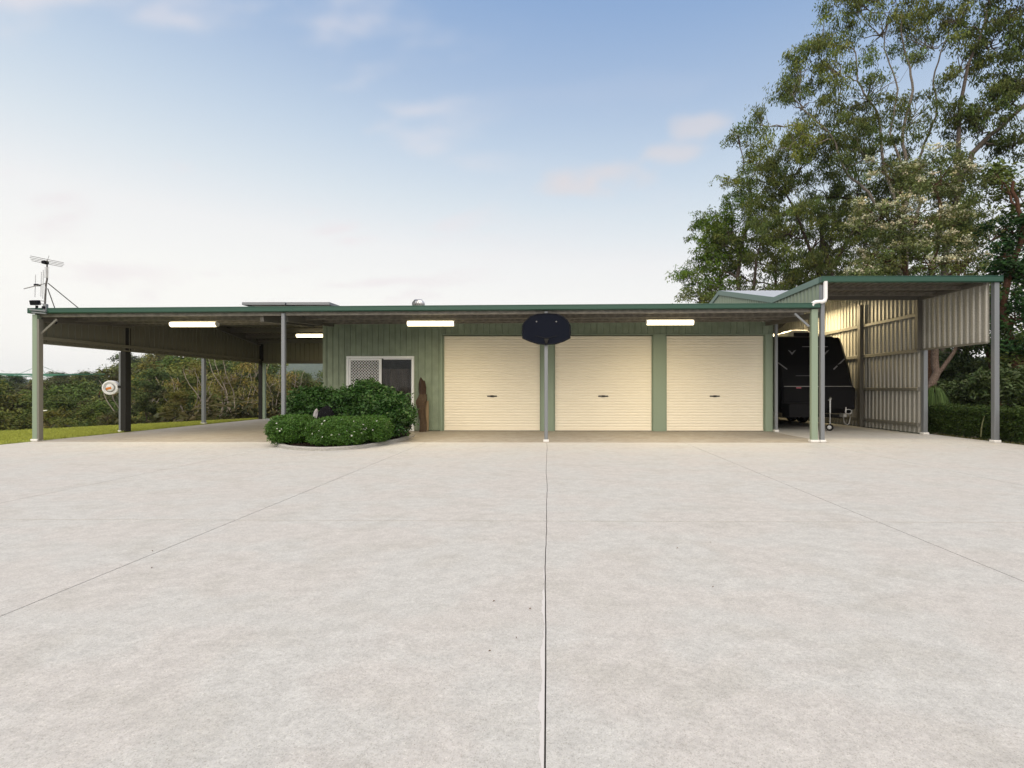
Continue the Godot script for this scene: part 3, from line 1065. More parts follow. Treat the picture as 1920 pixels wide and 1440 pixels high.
# ==================================================================== caravan port
func caravan_port():
	var x0 := ax(1541.0, EAVE)
	var x1 := 10.36
	var f := EAVE
	var wall := 14.6
	var t := thing("caravan_port", Vector3(8.4, 0, -wall), "tall open caravan port with galvanised walls and dark green gutter at the right end", "carport")
	var mb := MB.new()
	# right wall, sheet by sheet, with the valance in front of it
	var prof := [[f + 0.02, 3.88], [14.9, 3.86], [19.8, 5.0], [24.2, 3.95]]
	var ww := wall
	while ww < 24.1:
		mb = MB.new()
		var rp := rib_profile(0.766, 0.19, 0.10, 0.03)
		for i in rp.size() - 1:
			var q0 := Vector3(x1 - rp[i].y, 0.03, -ww - rp[i].x)
			var q1 := Vector3(x1 - rp[i + 1].y, 0.03, -ww - rp[i + 1].x)
			mb.quad(q1, q0, Vector3(q0.x, on_line(prof, -q0.z) + 0.04, q0.z), Vector3(q1.x, on_line(prof, -q1.z) + 0.04, q1.z))
		put("wall_sheet", mb, M.galvanised_wall, t)
		ww += 0.762
	mb = MB.new()
	clad(t, "valance_sheet", M.galvanised_wall, Vector3(x1 + 0.02, 0, -wall), Vector3(x1 + 0.02, 0, -f - 0.06), 2.38, 3.86, Vector3(-1, 0, 0), 0.19, 0.10, 0.03)
	mb.box(Vector3(x1 + 0.05, 1.9, -(wall + 24.2) * 0.5), Vector3(0.012, 3.9, 24.2 - wall), 0.0)
	put("wall_lining", mb, M.gable_cladding, t)
	for y in [0.26, 1.27, 2.36, 3.38]:
		mb = MB.new()
		mb.bar(Vector3(x1 - 0.075, y, -24.2), Vector3(x1 - 0.075, y, -wall + (0.0 if y != 2.36 else 0.0)), 0.075, 0.10, 0.006)
		put("girt", mb, M.girt_steel, t)
	mb = MB.new()
	mb.bar(Vector3(x1 - 0.03, 2.38, -wall + 0.08), Vector3(x1 - 0.03, 2.38, -f - 0.06), 0.06, 0.05, 0.006)
	put("valance_trim", mb, M.girt_steel, t)
	# posts
	post(t, x1 + 0.02, wall - 0.1, 2.36, 0.115, M.galvanised_post)
	mb = MB.new()
	mb.box(Vector3(x1 - 0.06, 3.1, -wall - 0.02), Vector3(0.14, 1.44, 0.13), 0.006)
	put("post", mb, M.port_post, t)
	for d in [17.25, 20.6]:
		mb = MB.new()
		mb.box(Vector3(x1 - 0.13, 2.05, -d), Vector3(0.13, 4.06, 0.16), 0.006)
		put("post", mb, M.port_post, t)
	post(t, ax(1866.0, f), f, 3.82, 0.115, M.galvanised_post)
	post(t, x0, f, 3.75, 0.095, M.galvanised_post)
	# left side above the garage roof: pale green gable cladding
	var zz := f + 0.02
	var xl := x0 - 0.01
	while zz < 24.15:
		var z1 := minf(zz + 0.19, 24.2)
		var ya := 0.0
		var yb := 0.0
		for k in 3:
			if zz >= prof[k][0] - 0.001 and zz < prof[k + 1][0]:
				ya = lerpf(prof[k][1], prof[k + 1][1], (zz - prof[k][0]) / (prof[k + 1][0] - prof[k][0]))
			if z1 > prof[k][0] and z1 <= prof[k + 1][0] + 0.001:
				yb = lerpf(prof[k][1], prof[k + 1][1], (z1 - prof[k][0]) / (prof[k + 1][0] - prof[k][0]))
		mb = MB.new()
		var q := zz
		for s in [[0.0, 0.0], [0.40, 0.0], [0.55, -0.03], [0.85, -0.03], [1.0, 0.0]]:
			if s[0] > 0.0:
				var w: float = s[0]
				var zn := lerpf(zz, z1, w)
				var y0 := lerpf(ya, yb, (q - zz) / (z1 - zz))
				var y1 := lerpf(ya, yb, w)
				var oo: float = s[1]
				mb.quad(Vector3(xl + mb_last, 3.30, -q), Vector3(xl + oo, 3.30, -zn), Vector3(xl + oo, y1, -zn), Vector3(xl + mb_last, y0, -q))
				q = zn
			mb_last = s[1]
		put("gable_rib", mb, M.gable_cladding, t)
		zz += 0.19
	# rake flashing along its top
	for k in 3:
		mb = MB.new()
		mb.bar(Vector3(xl - 0.04, prof[k][1] - 0.01, -prof[k][0]), Vector3(xl - 0.04, prof[k + 1][1] - 0.01, -prof[k + 1][0]), 0.04, 0.17 if k > 0 else 0.15, 0.004)
		put("rake_flashing", mb, M.rake_green, t)
	# roofs
	for k in 3:
		var a := Vector3(xl - 0.02, prof[k][1] + 0.05, -prof[k][0])
		var run := Vector3(0, prof[k + 1][1] - prof[k][1], -(prof[k + 1][0] - prof[k][0]))
		mb = MB.new()
		mb.sheet(rib_profile(x1 + 0.16 - xl, 0.19, 0.06, 0.03), a, Vector3(1, 0, 0), Vector3(0, 1, 0), run)
		put("roof_sheeting", mb, M.bright_roof if k > 0 else M.zinc_roof, t)
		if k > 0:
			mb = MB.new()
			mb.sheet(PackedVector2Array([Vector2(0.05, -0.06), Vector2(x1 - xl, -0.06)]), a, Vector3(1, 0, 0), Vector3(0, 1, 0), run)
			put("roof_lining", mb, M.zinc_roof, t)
	# back wall, header and gutter
	mb = MB.new()
	mb.box(Vector3((xl + x1) * 0.5, 2.02, -24.22), Vector3(x1 - xl, 4.06, 0.03), 0.0)
	put("back_wall", mb, M.galvanised_wall, t)
	mb = MB.new()
	mb.box(Vector3((xl + x1) * 0.5, 3.86, -wall - 0.02), Vector3(x1 - xl - 0.04, 0.13, 0.09), 0.004)
	put("header_beam", mb, M.shaded_frame_steel, t)
	for d in [13.1, 13.9]:
		mb = MB.new()
		mb.bar(Vector3(xl + 0.03, 3.83, -d), Vector3(x1 - 0.02, 3.83, -d), 0.06, 0.08, 0.004)
		put("purlin", mb, M.zinc_roof, t)
	mb = MB.new()
	mb.bar(Vector3(x1 - 0.06, 3.82, -f - 0.08), Vector3(x1 - 0.06, 3.82, -wall), 0.07, 0.09, 0.004)
	put("rafter", mb, M.shaded_frame_steel, t)
	var gp := PackedVector2Array([Vector2(0, 0), Vector2(0.10, 0), Vector2(0.115, 0.015), Vector2(0.115, 0.12), Vector2(0.125, 0.132), Vector2(0.118, 0.142), Vector2(0.103, 0.138), Vector2(0.103, 0.02), Vector2(0.012, 0.014), Vector2(0.012, 0.13), Vector2(0, 0.13)])
	mb = MB.new()
	var gx0 := xl - 0.06
	var gx1 := ax(1880.0, f - 0.1)
	for i in gp.size():
		var p := gp[i]
		var q := gp[(i + 1) % gp.size()]
		mb.quad(Vector3(gx0, 3.80 + p.y, -f + p.x), Vector3(gx0, 3.80 + q.y, -f + q.x), Vector3(gx1, 3.80 + q.y, -f + q.x), Vector3(gx1, 3.80 + p.y, -f + p.x))
	var gut := put("gutter", mb, M.gutter_green, t)
	for e in [gx0, gx1]:
		mb = MB.new()
		mb.box(Vector3(e, 3.868, -f + 0.06), Vector3(0.006, 0.14, 0.125), 0.001)
		put("end_cap", mb, M.gutter_green, gut)
	# white downpipe: drops from the gutter, then elbows left on to the garage roof
	mb = MB.new()
	var px := ax(1544.0, f)
	var pts := PackedVector3Array()
	for p in [Vector3(px, 3.82, -f + 0.09), Vector3(px, 3.42, -f + 0.09), Vector3(px - 0.02, 3.36, -f + 0.09), Vector3(px - 0.08, 3.335, -f + 0.09), Vector3(px - 0.24, 3.33, -f + 0.09), Vector3(px - 0.29, 3.3, -f + 0.08), Vector3(px - 0.3, 3.24, -f + 0.07)]:
		pts.append(p)
	mb.tube(pts, PackedFloat32Array([0.048]), 12)
	put("downpipe", mb, M.white_pipe, t)
	# inside face of the party wall towards the garage
	mb = MB.new()
	mb.box(Vector3(6.78, 1.7, -(16.0 + 24.2) * 0.5), Vector3(0.02, 3.3, 24.2 - 16.0), 0.0)
	put("party_wall", mb, M.green_cladding, t)


var mb_last := 0.0


# ==================================================================== lamps
func tube_lamp(a: Vector3, length: float, label: String, group: String, energy := 5.0):
	var t := thing("tube_light", a, label, "light fitting", group)
	var mb := MB.new()
	mb.box(a + Vector3(0, 0.066, 0), Vector3(length + 0.03, 0.036, 0.07), 0.006)
	put("housing", mb, M.light_housing, t)
	mb = MB.new()
	var poly := PackedVector2Array()
	for k in 17:                                              # an opal cover that wraps up the sides
		var q := PI * 0.86 + PI * 1.28 * k / 16.0
		poly.append(Vector2(cos(q) * 0.08, sin(q) * 0.075 + 0.015))
	mb.prism(poly, Transform3D(Basis(Vector3(0, 0, -1), Vector3(0, 1, 0), Vector3(1, 0, 0)), a + Vector3(length * 0.5, 0, 0)), length, 0.0)
	put("diffuser", mb, M.lamp_tube, t)
	var cap := PackedVector2Array()
	for p in poly:
		cap.append(Vector2(p.x, p.y - 0.015) * 1.04 + Vector2(0, 0.015))
	for sx in [length * 0.5 + 0.014, -length * 0.5]:
		mb = MB.new()
		mb.prism(cap, Transform3D(Basis(Vector3(0, 0, -1), Vector3(0, 1, 0), Vector3(1, 0, 0)), a + Vector3(sx, 0, 0)), 0.014, 0.0)
		put("end_cap", mb, M.light_housing, t)
	var l := AreaLight3D.new()
	l.name = "lamp_glow"
	l.area_size = Vector2(length, 0.14)
	l.light_energy = energy
	l.light_color = Color(1.0, 0.905, 0.71)
	l.shadow_enabled = true
	l.rotation_degrees.x = -90
	l.position = Vector3(0, -0.068, 0)
	t.add_child(l)


func lamps():
	var g := "tube lights under the garage awning"
	tube_lamp(at(364.0, 608.5, 13.2), 1.19, "lit tube light under the carport awning, leftmost along the front of the garage", g)
	tube_lamp(at(808.0, 607.0, 13.2), 1.19, "lit tube light under the awning left of the basketball backboard", g)
	tube_lamp(at(1256.0, 605.0, 13.2), 1.19, "lit tube light under the awning right of the basketball backboard", g)
	tube_lamp(at(586.0, 629.5, 19.4), 1.19, "lit tube light deep inside the carport, partly hidden by the green wall corner", "", 4.0)
	tube_lamp(at(1482.0, 629.0, 21.5), 1.5, "lit tube light at the back of the caravan port above the caravan", "", 4.0)
	tube_lamp(Vector3(9.0, 4.3, -18.9), 1.2, "lit tube light under the caravan port's roof above the caravan's middle", "", 25.0)


# ==================================================================== on the roof
func roof_things():
	# aerial
	var base := at(86.0, 577.0, 12.35)
	var t := thing("tv_aerial", base, "tall television aerial mast with two antennas stayed on the carport's front corner", "aerial")
	var mb := MB.new()
	var z := base.z
	var m0 := at(84.0, 578.0, 12.35)
	var m1 := at(88.3, 491.0, 12.35)
	mb.tube(PackedVector3Array([m0, at(86.0, 535.0, 12.35), at(88.3, 524.0, 12.35), m1]), PackedFloat32Array([0.02, 0.02, 0.018, 0.015]), 8)
	mb.rod(m1, at(92.0, 479.0, 12.35), 0.004, 5)
	put("mast", mb, M.dull_steel, t)
	mb = MB.new()                                             # upper antenna, its boom pointing at us, elements across
	var c := at(88.5, 492.5, 12.35)
	var fwd := Vector3(c.x, 0, c.z).normalized()
	var rgt := fwd.cross(Vector3.UP)
	mb.bar(c - fwd * 0.45 + Vector3(0, -0.03, 0), c + fwd * 0.5 + Vector3(0, 0.03, 0), 0.022, 0.022, 0.003)
	put("upper_boom", mb, M.dull_steel, t)
	for k in 4:
		mb = MB.new()
		var q := c + fwd * (0.42 - k * 0.27) + Vector3(0, 0.045 - k * 0.012, 0)
		var hl := 0.30 - 0.012 * absi(k - 2)
		mb.rod(q - rgt * hl + Vector3(0, 0.03, 0), q + rgt * hl - Vector3(0, 0.03, 0), 0.006, 5)
		put("element", mb, M.dull_steel, t)
	mb = MB.new()
	mb.box(c + Vector3(0, -0.01, 0.05), Vector3(0.09, 0.07, 0.12), 0.01)
	put("junction_box", mb, M.black_plastic, t)
	mb = MB.new()                                             # reflector grid
	for k in 9:
		var q := at(84.0 + k, 501.0, 12.3)
		mb.rod(q, q + Vector3(0, -0.26, 0.02), 0.003, 4)
	for k in 5:
		var q := at(84.0, 502.0 + k * 4.5, 12.3)
		mb.rod(q, q + Vector3(0.105, 0, 0), 0.003, 4)
	put("reflector", mb, M.aluminium, t)
	mb = MB.new()                                             # lower antenna, elements upright
	mb.bar(at(44.5, 541.5, 12.1), at(87.0, 531.0, 12.35), 0.02, 0.02, 0.003)
	put("lower_boom", mb, M.steel, t)
	for e in [[66.0, 515.0, 557.0], [77.0, 510.0, 556.0], [80.5, 506.0, 560.0], [84.0, 537.0, 551.0]]:
		mb = MB.new()
		mb.rod(at(e[0] + 0.6, e[1], 12.3), at(e[0] - 0.6, e[2], 12.3), 0.009, 6)
		put("element", mb, M.aluminium, t)
	mb = MB.new()
	mb.box(at(69.5, 534.5, 12.28), Vector3(0.11, 0.05, 0.08), 0.01)
	put("clamp", mb, M.black_plastic, t)
	for e in [[at(90.0, 531.0, 12.35), at(157.0, 577.0, 13.0)], [at(89.5, 541.0, 12.35), at(106.0, 578.0, 12.75)]]:
		mb = MB.new()
		mb.rod(e[0], e[1] + Vector3(0, -0.12, 0), 0.011, 6)
		put("stay", mb, M.dull_steel, t)
	# flood light on the gutter's corner
	var fb := at(67.0, 577.0, 12.2)
	t = thing("flood_light", fb, "small black flood light on a stalk at the carport's left front corner", "flood light")
	mb = MB.new()
	mb.box(at(66.0, 567.5, 12.2), Vector3(0.2, 0.115, 0.1), 0.012, Basis(Vector3(1, 0, 0), 0.25))
	put("lamp_head", mb, M.black_plastic, t)
	mb = MB.new()
	mb.rod(at(69.0, 573.0, 12.2), at(69.0, 581.0, 12.2), 0.028, 8)
	put("stalk", mb, M.black_plastic, t)
	mb = MB.new()
	mb.rod(at(72.0, 563.5, 12.2), at(86.0, 565.0, 12.3), 0.008, 6)
	mb.rod(at(72.0, 569.0, 12.2), at(86.0, 570.5, 12.3), 0.008, 6)
	put("bracket", mb, M.steel, t)
	t = thing("corner_bracket", at(72.0, 584.0, 12.15), "grey steel mounting bracket clamped over the gutter's left end", "bracket")
	mb = MB.new()
	mb.bar(at(56.0, 580.5, 12.16), at(87.0, 583.5, 12.16), 0.05, 0.035, 0.004)
	mb.bar(at(60.0, 585.5, 12.16), at(87.0, 588.0, 12.16), 0.04, 0.03, 0.004)
	put("rails", mb, M.galvanised_post, t)
	mb = MB.new()
	mb.box(at(85.5, 576.0, 12.2), Vector3(0.09, 0.15, 0.06), 0.006)
	put("plate", mb, M.galvanised_post, t)
	mb = MB.new()
	mb.box(at(81.5, 576.5, 12.15), Vector3(0.05, 0.06, 0.05), 0.006)
	put("junction_box", mb, M.black_plastic, t)
	# solar panels
	for k in 2:
		var a := at(453.0 if k == 0 else 536.5, 569.0, 13.6)
		var b := at(534.5 if k == 0 else 618.0, 569.0, 13.6)
		var mid := (a + b) * 0.5
		var w := b.x - a.x
		t = thing("solar_panel", mid, "solar panel raised on the garage roof, %s of the two" % ["left" if k == 0 else "right"][0], "solar panel", "solar panels on the garage roof")
		var tilt := Basis(Vector3(1, 0, 0), deg_to_rad(1.0))
		mb = MB.new()
		var depth := 1.75
		mb.box(mid + Vector3(0, 0, -0.02), Vector3(w - 0.01, 0.075, 0.04), 0.004)
		mb.box(mid + tilt * Vector3(0, 0, -depth), Vector3(w - 0.01, 0.075, 0.04), 0.004, tilt)
		mb.box(mid + tilt * Vector3(-w * 0.5 + 0.02, 0, -depth * 0.5), Vector3(0.035, 0.075, depth - 0.05), 0.004, tilt)
		mb.box(mid + tilt * Vector3(w * 0.5 - 0.02, 0, -depth * 0.5), Vector3(0.035, 0.075, depth - 0.05), 0.004, tilt)
		put("panel_frame", mb, M.galvanised_post, t)
		mb = MB.new()
		mb.box(mid + tilt * Vector3(0, 0.02, -depth * 0.5), Vector3(w - 0.06, 0.008, depth - 0.06), 0.0, tilt)
		put("solar_glass", mb, M.solar_glass, t)
		mb = MB.new()
		mb.box(mid + tilt * Vector3(0, 0.008, -depth * 0.5), Vector3(w - 0.07, 0.006, depth - 0.07), 0.0, tilt)
		put("backsheet", mb, M.backsheet, t)
		mb = MB.new()
		mb.bar(mid + Vector3(-w * 0.5, -0.06, -0.5), mid + Vector3(w * 0.5, -0.06, -0.5), 0.04, 0.045, 0.003)
		mb.bar(mid + Vector3(-w * 0.5, -0.06, -1.3), mid + Vector3(w * 0.5, -0.06, -1.3), 0.04, 0.045, 0.003)
		put("mounting_rail", mb, M.aluminium, t)
		for s in [-0.45, 0.45]:
			for zd in [-0.5, -1.3]:
				mb = MB.new()
				mb.box(mid + Vector3(w * s, -0.17, zd), Vector3(0.05, 0.2, 0.05), 0.004)
				put("foot", mb, M.aluminium, t)
	# whirling roof ventilator
	var v := at(784.5, 577.0, RIDGE - 0.3)
	t = thing("roof_ventilator", Vector3(v.x, 3.8, v.z), "round galvanised turbine ventilator on the garage roof", "roof vent")
	mb = MB.new()
	mb.lathe([Vector2(0.2, 3.7), Vector2(0.16, 3.8), Vector2(0.15, v.y + 0.03)], Transform3D(Basis.IDENTITY, Vector3(v.x, 0, v.z)), 20)
	put("throat", mb, M.aluminium, t)
	mb = MB.new()
	mb.lathe([Vector2(0.15, 0.02), Vector2(0.16, 0.04), Vector2(0.13, 0.14), Vector2(0.0, 0.15)], Transform3D(Basis.IDENTITY, v), 20)
	put("core", mb, M.dark_steel, t)
	for k in 18:                                              # curved vanes
		var a := TAU * k / 18.0
		mb = MB.new()
		var pp: Array[Vector3] = []
		var qq: Array[Vector3] = []
		for s in 8:
			var h := s / 7.0
			var r := 0.1 + 0.125 * sin(PI * (0.22 + 0.68 * h))
			var tw := a + h * 0.5
			pp.append(v + Vector3(cos(tw) * r, 0.03 + h * 0.24, sin(tw) * r))
			qq.append(v + Vector3(cos(tw + 0.27) * (r - 0.02), 0.03 + h * 0.24, sin(tw + 0.27) * (r - 0.02)))
		for s in 7:
			mb.quad(pp[s], qq[s], qq[s + 1], pp[s + 1])
		put("vane", mb, M.aluminium, t)
	mb = MB.new()
	mb.lathe([Vector2(0.15, 0.265), Vector2(0.13, 0.285), Vector2(0.06, 0.3), Vector2(0.0, 0.303)], Transform3D(Basis.IDENTITY, v), 20)
	put("cap", mb, M.aluminium, t)


# ==================================================================== on posts and walls
func wall_things():
	var mb := MB.new()
	# basketball backboard
	var d := EAVE - 0.1
	var c := at(1024.5, 617.0, d)
	var t := thing("basketball_backboard", c, "black basketball backboard without a ring, fixed to the middle awning post", "backboard")
	var poly := PackedVector2Array()
	for p in [[750, 312], [950, 300], [1150, 312], [1290, 370], [1385, 455], [1435, 555], [1444, 700], [1436, 825], [1300, 895], [1140, 948], [940, 960], [760, 950], [590, 895], [434, 828], [428, 700], [436, 555], [485, 470], [600, 365]]:
		var q := at(940.0 + p[0] / 11.08, 560.0 + p[1] / 11.08, d)
		poly.append(Vector2(q.x, q.y))
	var xf := Transform3D(Basis.IDENTITY, Vector3(0, 0, -d + 0.03))
	mb.prism(poly, xf, 0.045, 0.012)
	put("board", mb, M.navy_board, t)
	mb = MB.new()                                             # raised rim round the edge
	var ring := PackedVector3Array()
	for p in poly:
		ring.append(Vector3(lerpf(c.x, p.x, 0.955), lerpf(c.y, p.y, 0.95), -d + 0.032))
	ring.append(ring[0])
	mb.tube(ring, PackedFloat32Array([0.012]), 6, false)
	put("edge_rim", mb, M.black_plastic, t)
	mb = MB.new()
	var rail := PackedVector3Array()
	for k in 13:
		rail.append(at(1004.0 + k * 3.4, 632.0 + 2.0 * cos((k - 6) * 0.5), d - 0.035))
	mb.tube(rail, PackedFloat32Array([0.01]), 6)
	put("moulded_ridge", mb, M.black_plastic, t)
	mb = MB.new()
	mb.prism(PackedVector2Array([Vector2(-0.06, 0.05), Vector2(0.06, 0.05), Vector2(0.02, -0.06), Vector2(-0.02, -0.06)]), Transform3D(Basis.IDENTITY, at(1024.5, 639.0, d - 0.07)), 0.05, 0.006)
	put("ring_mount", mb, M.dark_steel, t)
	for sx in [1006.0, 1043.0]:
		mb = MB.new()
		mb.lathe([Vector2(0, 0.012), Vector2(0.014, 0.01), Vector2(0.016, 0.0)], Transform3D(Basis(Vector3(1, 0, 0), PI / 2), at(sx, 603.0, d - 0.032)), 10)
		put("bolt", mb, M.steel, t)
	# sensor and camera
	var s := at(1431.0, 601.0, WALL - 0.15)
	t = thing("sensor_light", s, "small white round sensor under the awning above the right roller door", "sensor")
	mb = MB.new()
	mb.lathe([Vector2(0, -0.045), Vector2(0.03, -0.035), Vector2(0.042, 0), Vector2(0.03, 0.035), Vector2(0, 0.045)], Transform3D(Basis.IDENTITY, s), 14)
	put("dome", mb, M.white_pipe, t)
	mb = MB.new()
	mb.rod(s + Vector3(0, 0.03, 0), s + Vector3(0, 0.12, -0.02), 0.012, 6)
	put("stem", mb, M.white_pipe, t)
	s = at(104.0, 604.0, EAVE + 0.15)
	t = thing("security_camera", s, "tiny security camera hanging by the carport's left front brace", "camera")
	mb = MB.new()
	mb.lathe([Vector2(0, -0.05), Vector2(0.032, -0.03), Vector2(0.036, 0.0), Vector2(0.036, 0.012)], Transform3D(Basis.IDENTITY, s), 14)
	put("dark_dome", mb, M.black_plastic, t)
	mb = MB.new()
	mb.lathe([Vector2(0.038, 0.012), Vector2(0.042, 0.03), Vector2(0.03, 0.055), Vector2(0, 0.06)], Transform3D(Basis.IDENTITY, s), 14)
	put("housing", mb, M.aluminium, t)
	# hose reel
	var h := at(208.5, 727.0, 14.9)
	t = thing("hose_reel", h, "white round hose reel with orange hub on the dark carport post", "hose reel")
	var face := Transform3D(Basis(Vector3(0, 1, 0), 0.22) * Basis(Vector3(1, 0, 0), PI / 2), h)
	mb = MB.new()
	mb.lathe([Vector2(0.0, -0.09), Vector2(0.19, -0.09), Vector2(0.21, -0.07), Vector2(0.212, 0.05), Vector2(0.2, 0.07), Vector2(0.165, 0.075), Vector2(0.155, 0.05), Vector2(0.12, 0.05)], face, 28)
	put("case", mb, M.hose_white, t)
	mb = MB.new()
	mb.lathe([Vector2(0.13, 0.045), Vector2(0.125, 0.07), Vector2(0.11, 0.078)], face, 28)
	put("hub_ring", mb, M.steel, t)
	mb = MB.new()
	mb.lathe([Vector2(0.112, 0.07), Vector2(0.085, 0.085), Vector2(0.03, 0.09), Vector2(0, 0.09)], face, 22)
	put("label_disc", mb, M.hose_white, t)
	mb = MB.new()
	mb.box(h + Vector3(0.0, -0.02, 0.09), Vector3(0.14, 0.07, 0.012), 0.004, Basis(Vector3(0, 1, 0), 0.22) * Basis(Vector3(0, 0, 1), 0.25))
	put("orange_hub", mb, M.hose_orange, t)
	mb = MB.new()
	mb.bar(h + Vector3(0.17, 0.03, 0.0), h + Vector3(0.36, 0.03, -0.02), 0.05, 0.07, 0.006)
	put("bracket", mb, M.dark_steel, t)
	mb = MB.new()
	var hp := PackedVector3Array()
	for q in [[0.2, -0.16], [0.1, -0.21], [-0.05, -0.2], [-0.18, -0.1], [-0.26, -0.06], [-0.32, -0.12], [-0.335, -0.2]]:
		hp.append(h + Vector3(q[0], q[1], 0.02))
	mb.tube(hp, PackedFloat32Array([0.009]), 6)
	put("hose", mb, M.rust_hose, t)
	mb = MB.new()
	mb.tube(PackedVector3Array([h + Vector3(-0.335, -0.2, 0.02), h + Vector3(-0.34, -0.24, 0.02), h + Vector3(-0.325, -0.3, 0.02)]), PackedFloat32Array([0.016, 0.022, 0.012]), 8)
	put("nozzle", mb, M.black_plastic, t)
	# carved timber post
	var w := at(792.0, CY, 15.2)
	t = thing("timber_sculpture", Vector3(w.x, 0, w.z), "weathered upright timber carving with dark split top standing between sliding door and roller door", "sculpture")
	# outline of the carving (offset from its middle, height), lofted with an oval section
	loft(t, "body", M.old_timber, w, [[0.0, 0.02, 0.10], [0.12, 0.02, 0.10], [0.3, 0.01, 0.095], [0.5, -0.01, 0.10], [0.72, -0.02, 0.118], [0.86, -0.035, 0.14], [0.94, -0.02, 0.15], [1.02, 0.0, 0.13], [1.12, 0.01, 0.115]], 1.16)
	loft(t, "dark_head", M.dark_timber, w, [[1.12, 0.0, 0.10], [1.2, -0.01, 0.108], [1.32, -0.005, 0.112], [1.42, -0.01, 0.10], [1.48, -0.02, 0.075], [1.55, -0.035, 0.045], [1.62, -0.045, 0.012]], 1.16)
	loft(t, "split_tip", M.dark_timber, w, [[1.3, 0.05, 0.05], [1.42, 0.055, 0.045], [1.5, 0.05, 0.03], [1.53, 0.045, 0.01]], 1.0)
	mb = MB.new()
	mb.bar(w + Vector3(0.11, -EYE + 0.02, -0.1), w + Vector3(0.1, -EYE + 0.92, -0.12), 0.11, 0.03, 0.006, Vector3(0, 0, 1))
	put("backing_board", mb, M.tan_timber, t)


func loft(t: Node3D, called: String, m: Material, w: Vector3, rows: Array, squash: float):
	var mb := MB.new()
	var prev := PackedVector3Array()
	for r in rows:
		var ring := PackedVector3Array()
		for k in 12:
			var a := TAU * k / 12.0
			var wob := 1.0 + 0.14 * sin(a * 3.0 + r[0] * 7.0) + 0.07 * sin(a * 5.0 - r[0] * 13.0)
			ring.append(Vector3(w.x + r[1] + cos(a) * r[2] * wob, r[0], w.z + sin(a) * r[2] * 0.7 * wob * squash))
		if prev:
			for k in 12:
				var l := (k + 1) % 12
				mb.quad(prev[l], prev[k], ring[k], ring[l])
		prev = ring
	for k in 12:
		mb.tri(prev[(k + 1) % 12], prev[k], (prev[0] + prev[6]) * 0.5)
	put(called, mb, m, t)


# ==================================================================== leaves
func leaf_set(r: RandomNumberGenerator, n: int, long: float, wide: float, spread: Vector3, droop: float, fold := 0.25) -> Array:
	# a sprig: n small pointed leaves round a point; droop 1 hangs them down, 0 holds them level
	var mb := MB.new()
	for k in n:
		var o := Vector3(r.randfn(), r.randfn(), r.randfn()) * spread * 0.5
		var a := r.randf() * TAU
		var side := Vector3(cos(a), 0, sin(a))
		var f := (side * (1.0 - droop) + Vector3(0, -droop + r.randf_range(-0.25, 0.35), 0) + side * r.randf() * 0.4).normalized()
		var s := f.cross(Vector3(r.randfn(), r.randfn() + 0.6, r.randfn())).normalized()
		var up := s.cross(f)
		var L := long * r.randf_range(0.7, 1.25)
		var W := wide * r.randf_range(0.8, 1.2) * 0.5
		var b0 := o
		var m0 := o + f * L * 0.42
		var tip := o + f * L - up * L * 0.08
		mb.tri(b0, m0 + s * W + up * W * fold, tip)
		mb.tri(b0, tip, m0 - s * W + up * W * fold)
	return [mb.v, mb.n]


func jitter(r: RandomNumberGenerator, c: Color, amount := 0.25) -> Color:
	var g := 1.0 + r.randf_range(-amount, amount)
	return Color(c.r * g * (1.0 + r.randf_range(-0.12, 0.12)), c.g * g, c.b * g * (1.0 + r.randf_range(-0.15, 0.15)))


func rand_dir(r: RandomNumberGenerator) -> Vector3:
	return Vector3(r.randfn(), r.randfn(), r.randfn()).normalized()


func rand_turn(r: RandomNumberGenerator, tilt := 0.35) -> Basis:
	return Basis(Vector3.UP, r.randf() * TAU) * Basis(Vector3(1, 0, 0), r.randf_range(-tilt, tilt)) * Basis(Vector3(0, 0, 1), r.randf_range(-tilt, tilt))


func bend(a: Vector3, b: Vector3, sag: Vector3, n: int, r: RandomNumberGenerator, wob: float) -> PackedVector3Array:
	var p := PackedVector3Array()
	var ctrl := (a + b) * 0.5 + sag
	for k in n + 1:
		var t := k / float(n)
		var q := a.lerp(ctrl, t).lerp(ctrl.lerp(b, t), t)
		if k > 0 and k < n:
			q += Vector3(r.randfn(), r.randfn(), r.randfn()) * wob
		p.append(q)
	return p


func taper(a: float, b: float, n: int) -> PackedFloat32Array:
	var p := PackedFloat32Array()
	for k in n + 1:
		p.append(lerpf(a, b, pow(k / float(n), 0.8)))
	return p


